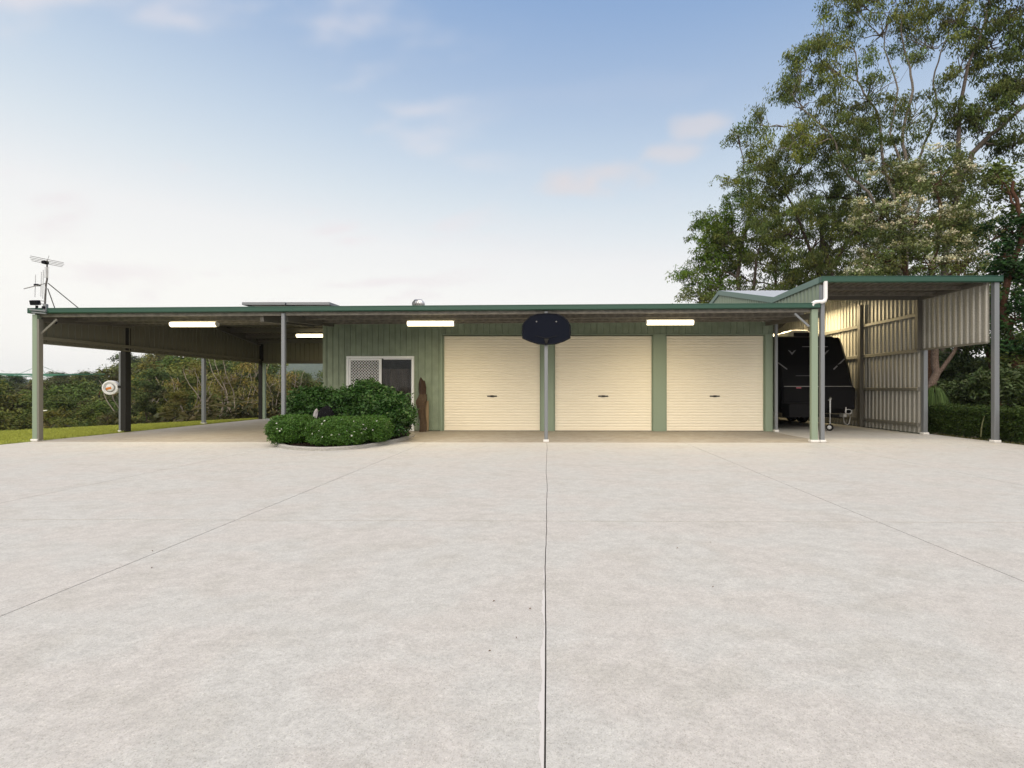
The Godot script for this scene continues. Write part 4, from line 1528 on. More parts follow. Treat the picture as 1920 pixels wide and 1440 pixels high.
func tree(node: Node3D, seed_: int, trunks: Array, lobes: Array, cfg: Dictionary):
	# trunks: arrays of points with a base radius; lobes: [centre, radii, clumps, tint] - limbs reach from a trunk into each lobe, twigs to each clump of leaves
	var r := RandomNumberGenerator.new()
	r.seed = seed_
	var wood := MB.new()
	wood.tinted = true
	wood.col = cfg.bark
	var crown := MB.new()
	var extra := MB.new()
	var sprigs: Array = []
	for k in 6:
		sprigs.append(leaf_set(r, cfg.get("per", 9), cfg.long, cfg.wide, Vector3.ONE * cfg.get("spread", 0.2), cfg.get("droop", 0.75)))
	var bloom: Array = []
	if cfg.has("bloom"):
		for k in 3:
			bloom.append(leaf_set(r, 14, 0.075, 0.075, Vector3.ONE * 0.10, 0.1))
	var stems: Array = []
	for q in trunks:
		var pts := PackedVector3Array()
		var src: PackedVector3Array = q[0]
		var sway := r.randf() * TAU
		for i in src.size() - 1:
			var n := 5
			for k in n:
				pts.append(src[i].lerp(src[i + 1], k / float(n)) + (Vector3(r.randfn() * 0.1 + 0.35 * sin((i * n + k) * 0.55 + sway), 0, r.randfn() * 0.1 + 0.35 * cos((i * n + k) * 0.47 + sway)) * (float(q[1]) + 0.12) if i + k > 0 else Vector3.ZERO))
		pts.append(src[src.size() - 1])
		var rad := PackedFloat32Array()
		for k in pts.size():
			rad.append(lerpf(q[1], q[2], pow(k / float(pts.size() - 1), 0.75)) * (1.0 + 0.35 * exp(-k * 0.9)))
		wood.tube(pts, rad, 9)
		stems.append([pts, rad])
	for lobe in lobes:
		var c: Vector3 = lobe[0]
		var rr: Vector3 = lobe[1]
		var tint: Color = lobe[3]
		var best_s := 0                                        # where the limb leaves the trunk
		var best_i := 1
		var best := 1e9
		for s in stems.size():
			var pts: PackedVector3Array = stems[s][0]
			for i in range(2, pts.size()):
				var e := c - pts[i]
				var cost := e.length() + (3.0 if e.y < 0.0 else 0.0) + absf(e.y - Vector2(e.x, e.z).length() * 0.9) * 0.7
				if cost < best:
					best = cost
					best_s = s
					best_i = i
		var from: Vector3 = stems[best_s][0][best_i]
		var fr: float = stems[best_s][1][best_i]
		var big := (rr.x + rr.y + rr.z) / 3.0
		var hub := c - Vector3(0, rr.y * 0.35, 0)
		var limb := bend(from, hub, Vector3(0, -from.distance_to(hub) * 0.06, 0), 7, r, big * 0.045)
		wood.tube(limb, taper(minf(fr * 0.62, 0.03 + 0.028 * from.distance_to(hub)) * cfg.get("limb", 1.0), (0.028 + big * 0.006) * cfg.get("limb", 1.0), 7), 6, false)
		var subs: Array = []
		for k in 5 + int(big * 2.0):
			var e := c + rand_dir(r) * rr * r.randf_range(0.35, 0.75)
			var s0: Vector3 = limb[r.randi_range(4, 7)]
			var br := bend(s0, e, Vector3(0, s0.distance_to(e) * 0.05, 0), 4, r, big * 0.03)
			wood.tube(br, taper((0.022 + big * 0.007) * cfg.get("limb", 1.0), 0.01, 4), 5, false)
			subs.append(br)
		for k in int(lobe[2]):
			var u := rand_dir(r)
			u.y *= 0.95
			var p := c + u * rr * pow(r.randf(), 0.42)
			p += Vector3(r.randfn(), r.randfn() * 0.6, r.randfn()) * big * 0.09
			var near: Vector3 = subs[0][4]
			for s in subs:
				for i in range(1, 5):
					if s[i].distance_squared_to(p) < near.distance_squared_to(p):
						near = s[i]
			if near.distance_to(p) < big * 1.1:
				wood.tube(bend(near, p, Vector3(0, 0.06, 0), 2, r, 0.03), PackedFloat32Array([0.011, 0.007, 0.004]), 3, false)
			var cr: float = cfg.get("clump", 0.42) * r.randf_range(0.7, 1.3)
			var ctint := jitter(r, tint, 0.22)
			for q in int(cfg.get("sprigs", 9)):
				var o := Vector3(r.randfn(), r.randfn() * 0.55 - 0.1, r.randfn()) * cr * 0.5
				var sp: Array = sprigs[r.randi() % 6]
				crown.add(sp[0], sp[1], Transform3D(rand_turn(r).scaled(Vector3.ONE * r.randf_range(0.75, 1.25)), p + o), jitter(r, ctint, 0.2))
			if cfg.has("bloom") and r.randf() < cfg.bloom:
				for q in 7:
					var o := Vector3(r.randfn() * 0.7, absf(r.randfn()) * 0.5 + 0.1, r.randfn() * 0.7) * cr * 0.6
					var sp: Array = bloom[r.randi() % 3]
					extra.add(sp[0], sp[1], Transform3D(rand_turn(r), p + o), jitter(r, Color(0.66, 0.64, 0.45), 0.12))
	put("trunk", wood, M.bark, node)
	put("crown", crown, M.leaf, node)
	if extra.v.size():
		put("blossom", extra, M.petal, node)


func lb(px: float, py: float, rx: float, ry: float, d: float, tint: Color, dens := 1.0, deep := 0.0) -> Array:
	var c := at(px, py, d + deep)
	var k := (d + deep) / FOCAL
	var rr := Vector3(rx * k, ry * k, rx * k * 0.85)
	return [c, rr, int((rr.x * rr.y * 8.0 + 4.0) * dens), tint]


func path(list: Array, d: float) -> PackedVector3Array:
	var p := PackedVector3Array()
	for q in list:
		p.append(at(q[0], q[1], d + (q[2] if q.size() > 2 else 0.0)))
	return p


func right_trees():
	var olive := Color(0.125, 0.16, 0.042)
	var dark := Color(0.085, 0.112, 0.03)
	var bright := Color(0.105, 0.17, 0.025)
	var yellow := Color(0.165, 0.205, 0.042)
	var pale_bark := Color(0.42, 0.39, 0.345)
	var brown_bark := Color(0.16, 0.10, 0.065)
	# tall gum, its crown out of the top of the picture
	var d := 27.0
	var b := at(1700.0, CY, d)
	b.y = 0.0
	var t := thing("tall_gum_tree", b, "tallest gum tree behind the caravan port with pale forking limbs and open crown", "tree", "gum trees behind the caravan port")
	var root := path([[1702, 776], [1694, 640], [1688, 520], [1690, 430]], d)
	var L := [lb(1655, 45, 85, 62, d, olive, 0.8), lb(1560, 118, 55, 50, d, olive, 0.85), lb(1505, 185, 45, 50, d, olive, 0.7, 1.0), lb(1625, 165, 80, 60, d, olive, 0.75, -1.0),
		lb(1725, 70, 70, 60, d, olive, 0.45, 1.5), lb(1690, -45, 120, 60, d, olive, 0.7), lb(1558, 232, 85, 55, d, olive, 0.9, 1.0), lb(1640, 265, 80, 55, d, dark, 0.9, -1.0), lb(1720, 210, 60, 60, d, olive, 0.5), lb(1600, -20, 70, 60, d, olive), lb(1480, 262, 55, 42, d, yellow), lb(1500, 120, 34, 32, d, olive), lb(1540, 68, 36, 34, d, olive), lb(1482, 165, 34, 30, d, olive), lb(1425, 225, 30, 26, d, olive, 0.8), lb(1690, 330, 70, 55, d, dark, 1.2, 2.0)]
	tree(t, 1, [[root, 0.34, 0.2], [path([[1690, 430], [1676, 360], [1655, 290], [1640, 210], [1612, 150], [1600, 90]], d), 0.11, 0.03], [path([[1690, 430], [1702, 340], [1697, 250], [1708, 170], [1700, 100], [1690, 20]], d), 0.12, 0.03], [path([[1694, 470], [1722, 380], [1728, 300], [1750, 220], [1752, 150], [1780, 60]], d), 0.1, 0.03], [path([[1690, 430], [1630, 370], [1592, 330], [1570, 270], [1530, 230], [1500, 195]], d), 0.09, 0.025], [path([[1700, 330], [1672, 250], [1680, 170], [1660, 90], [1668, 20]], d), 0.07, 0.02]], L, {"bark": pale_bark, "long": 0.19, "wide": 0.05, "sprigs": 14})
	# leftmost tree
	d = 33.0
	b = at(1386.0, CY, d)
	b.y = land(b.x, b.z)
	t = thing("bright_gum_tree", b, "bright green gum tree left of the others, pale twin stems above the garage gutter", "tree", "gum trees behind the caravan port")
	L = [lb(1352, 425, 52, 50, d, bright, 1.9), lb(1405, 395, 55, 45, d, bright, 1.9), lb(1335, 480, 42, 40, d, bright, 1.7), lb(1398, 335, 42, 40, d, yellow), lb(1296, 512, 34, 26, d, bright, 1.4), lb(1312, 556, 42, 28, d, olive, 1.7), lb(1425, 460, 50, 45, d, olive, 0.9, 1.0), lb(1375, 560, 50, 30, d, olive, 0.6), lb(1385, 250, 26, 22, d, olive, 0.9), lb(1340, 530, 40, 34, d, bright, 1.6), lb(1365, 470, 46, 36, d, olive, 1.4), lb(1440, 540, 50, 40, d, olive, 0.8, 1.5), lb(1420, 292, 36, 30, d, yellow)]
	tree(t, 2, [[path([[1388, 772], [1386, 640], [1384, 540], [1398, 440], [1404, 350]], d), 0.26, 0.05], [path([[1392, 772], [1398, 620], [1418, 520], [1430, 430]], d), 0.2, 0.05]], L, {"bark": Color(0.24, 0.2, 0.17), "long": 0.2, "wide": 0.06, "droop": 0.55, "sprigs": 9})
	# middle fill
	d = 30.0
	b = at(1560.0, CY, d)
	b.y = 0.0
	t = thing("spreading_gum_tree", b, "broad olive gum tree filling the middle, dark crooked branches behind the port's gable", "tree", "gum trees behind the caravan port")
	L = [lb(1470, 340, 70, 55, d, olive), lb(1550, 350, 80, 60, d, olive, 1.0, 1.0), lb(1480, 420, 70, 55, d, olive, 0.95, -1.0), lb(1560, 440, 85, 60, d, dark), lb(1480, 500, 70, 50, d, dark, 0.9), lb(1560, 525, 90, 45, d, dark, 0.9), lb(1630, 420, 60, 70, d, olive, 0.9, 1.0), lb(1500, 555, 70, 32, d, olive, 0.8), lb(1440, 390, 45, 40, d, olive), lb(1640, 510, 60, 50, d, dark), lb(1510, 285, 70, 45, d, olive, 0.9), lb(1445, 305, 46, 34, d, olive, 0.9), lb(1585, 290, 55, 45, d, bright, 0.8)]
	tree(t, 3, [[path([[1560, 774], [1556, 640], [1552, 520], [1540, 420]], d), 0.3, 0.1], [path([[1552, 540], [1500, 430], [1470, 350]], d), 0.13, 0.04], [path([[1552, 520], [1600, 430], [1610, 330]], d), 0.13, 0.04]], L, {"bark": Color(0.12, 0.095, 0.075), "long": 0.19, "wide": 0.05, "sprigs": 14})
	# flowering tree in front
	d = 21.5
	b = at(1725.0, CY, d)
	b.y = 0.0
	t = thing("flowering_tree", b, "gum tree covered in cream blossom directly behind the caravan port roof", "tree", "gum trees behind the caravan port")
	var fl := Color(0.125, 0.155, 0.052)
	L = [lb(1690, 320, 70, 45, d, fl, 1.1), lb(1765, 330, 70, 50, d, fl, 1.1), lb(1640, 400, 62, 48, d, fl), lb(1720, 400, 75, 55, d, fl, 1.0, -0.8), lb(1800, 400, 62, 55, d, fl), lb(1660, 470, 75, 45, d, fl), lb(1745, 480, 85, 50, d, fl, 1.0, -0.6), lb(1820, 470, 52, 50, d, fl, 0.9), lb(1620, 505, 46, 26, d, fl), lb(1700, 530, 80, 30, d, fl, 0.8, 0.8)]
	tree(t, 4, [[path([[1722, 786], [1716, 640], [1702, 470], [1688, 360]], d), 0.2, 0.05], [path([[1728, 786], [1748, 600], [1758, 440], [1750, 350]], d), 0.17, 0.05]], L, {"bark": brown_bark, "long": 0.15, "wide": 0.045, "droop": 0.5, "sprigs": 14, "bloom": 0.5, "clump": 0.36})
	# right tall tree, leaning limb
	d = 25.0
	b = at(1760.0, CY, d + 1.0)
	b.y = 0.0
	t = thing("leaning_gum_tree", b, "dark gum tree at the photograph's right edge with a long pale limb leaning right", "tree", "gum trees behind the caravan port")
	L = [lb(1780, 330, 50, 50, d, dark, 1.0, -1.0), lb(1800, 420, 55, 50, d, dark, 1.0, -1.0), lb(1862, 70, 70, 60, d, dark, 1.1), lb(1800, 120, 55, 45, d, olive, 0.8), lb(1885, 175, 60, 60, d, dark, 1.1), lb(1835, 225, 50, 50, d, dark), lb(1905, 15, 70, 60, d, dark), lb(1790, 25, 50, 45, d, olive, 0.7), lb(1960, 110, 80, 80, d, dark), lb(1900, 262, 50, 40, d, dark), lb(1790, 205, 30, 36, d, dark, 0.8), lb(1850, -50, 100, 60, d, olive)]
	tree(t, 5, [[path([[1742, 780], [1762, 640], [1780, 480], [1790, 340], [1830, 285], [1880, 232], [1945, 165]], d), 0.22, 0.08], [path([[1785, 370], [1800, 250], [1815, 120], [1850, 20]], d), 0.14, 0.04]], L, {"bark": Color(0.2, 0.18, 0.155), "long": 0.19, "wide": 0.055, "sprigs": 14})
	# right edge, lower, broad dark leaves
	d = 19.0
	b = at(1893.0, CY, d)
	b.y = 0.0
	t = thing("dense_tree", b, "dense dark green broad leaved tree at the right edge beyond the hedge", "tree", "gum trees behind the caravan port")
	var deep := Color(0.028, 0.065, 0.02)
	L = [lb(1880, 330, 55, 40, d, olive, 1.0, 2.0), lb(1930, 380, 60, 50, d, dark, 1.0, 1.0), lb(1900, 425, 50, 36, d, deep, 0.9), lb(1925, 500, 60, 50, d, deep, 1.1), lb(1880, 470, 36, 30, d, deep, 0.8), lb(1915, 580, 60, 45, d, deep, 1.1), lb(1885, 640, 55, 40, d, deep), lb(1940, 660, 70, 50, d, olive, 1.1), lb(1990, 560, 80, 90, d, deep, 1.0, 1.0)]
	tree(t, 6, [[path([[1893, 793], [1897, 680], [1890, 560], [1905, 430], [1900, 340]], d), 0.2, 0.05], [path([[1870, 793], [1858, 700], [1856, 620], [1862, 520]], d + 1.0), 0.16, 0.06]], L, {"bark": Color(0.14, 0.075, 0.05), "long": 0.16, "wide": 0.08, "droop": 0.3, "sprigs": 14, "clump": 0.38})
	# two more behind, closing the gaps low down
	for q in [[1640.0, 36.0, 7], [1800.0, 35.0, 8], [1460.0, 38.0, 9]]:
		d = q[1]
		b = at(q[0], CY, d)
		b.y = land(b.x, b.z)
		t = thing("background_gum_tree", b, ["dull olive gum tree glimpsed between the flowering tree and the broad one", "dull olive gum tree glimpsed low behind the flowering tree's right side", "dull olive gum tree glimpsed low behind the bright green one"][q[2] - 7], "tree", "gum trees behind the caravan port")
		L = []
		for k in 9:
			L.append(lb(q[0] - 110 + (k % 3) * 100 + rng.randf_range(-25, 25), 420 + (k / 3) * 85 + rng.randf_range(-20, 20), 60, 48, d, dark if k % 2 else olive, 0.7))
		tree(t, int(q[2]), [[path([[q[0], 765], [q[0] + 8, 620], [q[0] - 5, 480]], d), 0.28, 0.07]], L, {"bark": brown_bark, "long": 0.24, "wide": 0.075, "sprigs": 8})


# ==================================================================== bush across the valley
func forest():
	var r := RandomNumberGenerator.new()
	r.seed = 909
	var kinds: Array = []
	var tints := [Color(0.12, 0.12, 0.036), Color(0.10, 0.128, 0.036), Color(0.15, 0.165, 0.046), Color(0.10, 0.10, 0.04), Color(0.08, 0.115, 0.03), Color(0.135, 0.165, 0.046), Color(0.085, 0.105, 0.04)]
	var barks := [Color(0.2, 0.165, 0.13), Color(0.12, 0.1, 0.08), Color(0.26, 0.23, 0.2), Color(0.15, 0.12, 0.1), Color(0.2, 0.17, 0.14), Color(0.3, 0.26, 0.22), Color(0.13, 0.11, 0.09)]
	var looks := ["rust tinged olive", "mid green", "pale yellow green", "dull brown", "dark green", "light green", "greyish green"]
	for k in 7:                                               # seven kinds, 10 m tall at scale 1, foliage in flat layers
		var t := Node3D.new()
		t.name = numbered("forest_tree")
		add_child(t, true)
		var lobes: Array = []
		var n := 15
		for q in n:
			var h := lerpf(2.6, 9.3, (q + 0.5) / n) + r.randf_range(-0.4, 0.4)
			var out := r.randf_range(0.3, 2.4) * (1.0 - 0.4 * absf(h - 5.8) / 4.0)
			var a := r.randf() * TAU
			var s := r.randf_range(0.8, 1.4)
			lobes.append([Vector3(cos(a) * out, h, sin(a) * out), Vector3(s * 1.15, s * 0.45, s * 1.15), int(12 * s * s), jitter(r, tints[k], 0.18)])
		var lean := Vector3(r.randf_range(-0.8, 0.8), 0, r.randf_range(-0.8, 0.8))
		tree(t, 100 + k, [[PackedVector3Array([Vector3(0, -0.6, 0), lean * 0.3 + Vector3(0, 3, 0), lean * 0.6 + Vector3(0, 6, 0), lean + Vector3(0, 8.6, 0)]), 0.2, 0.05]], lobes, {"bark": barks[k], "long": 0.27, "wide": 0.10, "per": 8, "spread": 0.36, "droop": 0.4, "sprigs": 8, "clump": 0.42})
		kinds.append(t)
	var bare: Array = []
	for k in 2:                                               # pale barked, sparsely leaved ones
		var t := Node3D.new()
		t.name = numbered("pale_gum_tree")
		add_child(t, true)
		var lobes: Array = []
		for q in 12:
			var h := r.randf_range(3.4, 8.8)
			var a := r.randf() * TAU
			var out := r.randf_range(0.8, 2.8)
			var s := r.randf_range(0.7, 1.2)
			lobes.append([Vector3(cos(a) * out, h, sin(a) * out), Vector3(s, s * 0.7, s), int(5 * s * s), jitter(r, Color(0.18, 0.165, 0.05), 0.15)])
		var trunks: Array = []
		for q in 6:
			var a := q * 1.05 + r.randf() * 0.7
			var o := Vector3(cos(a), 0, sin(a))
			var e := Vector3(cos(a + 0.7), 0, sin(a + 0.7))
			trunks.append([PackedVector3Array([Vector3(0, -0.6, 0) + o * 0.1, o * 0.5 + Vector3(0, 1.4, 0), o * 1.0 + e * 0.25 + Vector3(0, 3.0, 0), o * 1.4 + e * 0.2 + Vector3(0, 4.8, 0), o * 2.1 + e * 0.7 + Vector3(0, 6.6, 0), o * 2.3 + e * 1.1 + Vector3(0, 8.4, 0)]), 0.10, 0.025])
		tree(t, 200 + k, trunks, lobes, {"bark": Color(0.5, 0.45, 0.38), "limb": 1.1, "long": 0.30, "wide": 0.11, "per": 7, "spread": 0.42, "droop": 0.6, "sprigs": 6, "clump": 0.5})
		bare.append(t)
	var skyline := [[-400, 700], [0, 707], [80, 705], [130, 698], [190, 690], [225, 680], [255, 664], [330, 660], [420, 655], [500, 668], [545, 690], [620, 692]]
	var sky_at := func(px: float) -> float:
		for k in skyline.size() - 1:
			if px < skyline[k + 1][0]:
				return lerpf(skyline[k][1], skyline[k + 1][1], clampf((px - skyline[k][0]) / float(skyline[k + 1][0] - skyline[k][0]), 0, 1))
		return 692.0
	var first := {}
	var place := func(proto: Node3D, p: Vector3, s: float, label: String, group: String):
		var o := proto
		if first.has(proto):
			o = proto.duplicate()
			o.name = numbered(String(proto.name).split("_0")[0])
			add_child(o, true)
		first[proto] = true
		o.position = p
		o.rotation.y = r.randf() * TAU
		o.scale = Vector3(s, s * r.randf_range(0.92, 1.08), s)
		tag(o, label, "tree", group)
	# rows of trees, the nearer ones lower down the slope
	var depth_words := ["lowest, by the lawn", "low, second row", "midway up", "above the middle", "high", "high and far", "on the skyline, far", "on the skyline, farthest"]
	var ri := 0
	var said := {}
	for row in [[27.0, 778.0, 13, 0.55], [33.0, 752.0, 13, 0.35], [41.0, 732.0, 13, 0.2], [52.0, 716.0, 13, 0.1], [66.0, 708.0, 14, 0.0], [84.0, 0.0, 15, 0.0], [104.0, 0.0, 14, 0.0], [126.0, 0.0, 15, 0.0]]:
		var n: int = row[2]
		for k in n:
			var px := lerpf(-260.0, 660.0, (k + r.randf_range(0.1, 0.9)) / n)
			var d: float = row[0] * r.randf_range(0.94, 1.08)
			if ri < 2 and px > 335.0 and px < 500.0:           # a clearing where the pale gums stand
				continue
			var sky_y: float = sky_at.call(px)
			var ty := sky_y + r.randf_range(-4.0, 7.0)
			if row[1] > 0.0 and px < 250.0:
				ty = maxf(sky_y + 4.0, row[1] + r.randf_range(-12.0, 12.0))
			elif row[1] > 730.0:
				ty = sky_y + (row[1] - 712.0) * 1.0 + r.randf_range(-14.0, 14.0)
			elif row[1] > 0.0:
				ty = sky_y + r.randf_range(-4.0, 20.0)
			if px > 510.0:
				ty = maxf(ty, 690.0 + r.randf_range(0.0, 10.0))
			var p := at(px, ty, d)
			var gy := land(p.x, p.z)
			var s := clampf((p.y - gy) / 9.9, 0.16, 1.7)
			var kind := r.randi() % 7
			var where := "left of the corner post"
			if px > 80.0:
				where = "between corner post and hose reel"
			if px > 232.0:
				where = "between hose reel and thin post"
			if px > 382.0:
				where = "between thin and back posts"
			if px > 490.0:
				where = "right of the back corner post"
			var label := "%s gum, %s, %s" % [looks[kind], depth_words[ri], where]
			if said.has(label):                                # the rows run from left to right
				label += [", rightward", ", rightmost"][mini(said[label] - 1, 1)]
			said["%s gum, %s, %s" % [looks[kind], depth_words[ri], where]] = said.get("%s gum, %s, %s" % [looks[kind], depth_words[ri], where], 0) + 1
			place.call(kinds[kind], Vector3(p.x, p.y - s * 9.9, p.z), s, label, "gum trees in the bush beyond the lawn")
		ri += 1
	for q in [[405, 672, 31.0, "pale barked gum seen past the thin middle carport post, branches spreading right"], [450, 664, 30.0, "pale barked gum with many bare forking limbs just left of the carport's back corner post"], [352, 690, 30.0, "pale barked gum low to the left of the thin middle carport post"], [520, 684, 31.0, "pale barked gum seen right of the carport's back corner post"], [262, 706, 31.0, "pale barked gum right of the dark carport post with the hose reel"]]:
		var p := at(q[0], q[1], q[2])
		var s := clampf((p.y - land(p.x, p.z)) / 9.4, 0.3, 1.1)
		place.call(bare[0 if int(q[0]) % 2 else 1], Vector3(p.x, p.y - s * 9.4, p.z), s, q[3], "")
	# shrubs along the foot of the lawn close the view under the crowns
	var wood := MB.new()
	var sp: Array = []
	for k in 5:
		sp.append(leaf_set(r, 10, 0.3, 0.12, Vector3.ONE * 0.35, 0.35))
	var under := MB.new()
	for k in 5200:
		var d := r.randf_range(23.0, 60.0)
		var px := r.randf_range(-220.0, 640.0)
		var p := at(px, CY, d)
		if p.x > crest(minf(d, 22.0)) - 3.5 and d < 26.0:
			continue
		p.y = land(p.x, p.z) + absf(r.randfn()) * 0.55
		var q: Array = sp[r.randi() % 5]
		under.add(q[0], q[1], Transform3D(rand_turn(r).scaled(Vector3.ONE * r.randf_range(0.8, 2.0)), p), jitter(r, Color(0.06, 0.058, 0.026), 0.3))
	var u := put("undergrowth", under, M.leaf)
	tag(u, "low scrub covering the ground under the bush trees beyond the lawn", "undergrowth", "", "stuff")


# ==================================================================== garden bed
func bush(called: String, c: Vector3, rr: Vector3, label: String, cat: String, group: String, n: int, leaf: Array, tint: Color, square: float, flowers := 0, lumpy := 0.16):
	var t := thing(called, Vector3(c.x, 0, c.z), label, cat, group)
	var r := RandomNumberGenerator.new()
	r.seed = hash(label)
	var f := noise(r.randi() % 1000, 1.0, 3)
	var crown := MB.new()
	var petals := MB.new()
	var shape := func(u: Vector3, k: float) -> Vector3:       # between a ball and a clipped box
		var q := pow(pow(absf(u.x), square) + pow(absf(u.y), square) + pow(absf(u.z), square), -1.0 / square)
		var p := u * q * k * (1.0 + lumpy * f.get_noise_3d(u.x * 2.2 + c.x * 9.0, u.y * 2.2, u.z * 2.2 + c.z))
		return c + p * rr
	var shoots := PackedVector3Array()
	for k in 90:
		var u := rand_dir(r)
		shoots.append(shape.call(Vector3(u.x, absf(u.y) * 1.1 - 0.35 if u.y < 0 else u.y, u.z).normalized(), r.randf_range(0.82, 1.0)))
	for k in n:
		var u := rand_dir(r)
		if u.y < -0.75:
			u.y = -u.y
		var deep := 1.0 - absf(r.randfn()) * 0.13
		var p: Vector3 = shape.call(u, deep)
		if lumpy > 0.3 and k % 5 > 0:                          # leaves gather at the shoot ends, in flat layers
			p = shoots[r.randi() % 90] + Vector3(r.randfn() * 0.10, r.randfn() * 0.03, r.randfn() * 0.10)
		if p.y < 0.04:
			continue
		var sp: Array = leaf[r.randi() % leaf.size()]
		var b := rand_turn(r, 0.5)
		if u.y < 0.8:                                          # shoots lean outwards
			var o := Vector3(u.x, 0.5, u.z).normalized()
			b = Basis(Vector3.UP.cross(o).normalized(), Vector3.UP.angle_to(o) * 0.7) * b if Vector3.UP.cross(o).length() > 0.01 else b
		crown.add(sp[0], sp[1], Transform3D(b.scaled(Vector3.ONE * r.randf_range(0.75, 1.25)), p), jitter(r, tint, 0.32))
	for k in flowers:
		var u := rand_dir(r)
		u.y = absf(u.y) * 0.9 - 0.25
		u.z = absf(u.z) * 0.8 + 0.1
		u = u.normalized()
		var p: Vector3 = shape.call(u, 1.03)
		var s := r.randf_range(0.009, 0.02)
		for q in 5:
			var a := TAU * q / 5.0 + r.randf() * 0.4
			var o := (Vector3(u.x, u.y + 0.4, u.z)).normalized()
			var e1 := o.cross(Vector3(0.3, 0.9, 0.2)).normalized()
			var e2 := o.cross(e1)
			var w := e1 * cos(a) + e2 * sin(a)
			var x := o.cross(w)
			petals.add(PackedVector3Array([Vector3.ZERO, w * s + x * s * 0.4 + o * s * 0.3, w * s - x * s * 0.4 + o * s * 0.3]), PackedVector3Array([o, o, o]), Transform3D(Basis.IDENTITY, p), Color(0.72, 0.72, 0.68))
	var stems := MB.new()
	stems.tinted = true
	stems.col = Color(0.06, 0.045, 0.03)
	for k in 7:
		var a := r.randf() * TAU
		stems.tube(bend(Vector3(c.x + cos(a) * 0.06, 0.0, c.z + sin(a) * 0.06), c + Vector3(cos(a) * rr.x * 0.6, rr.y * 0.4, sin(a) * rr.z * 0.6), Vector3(0, 0.1, 0), 4, r, 0.02), taper(0.018, 0.006, 4), 5, false)
	put("stem", stems, M.bark, t)
	put("foliage", crown, M.glossy_leaf, t)
	if petals.v.size():
		put("flowers", petals, M.petal, t)


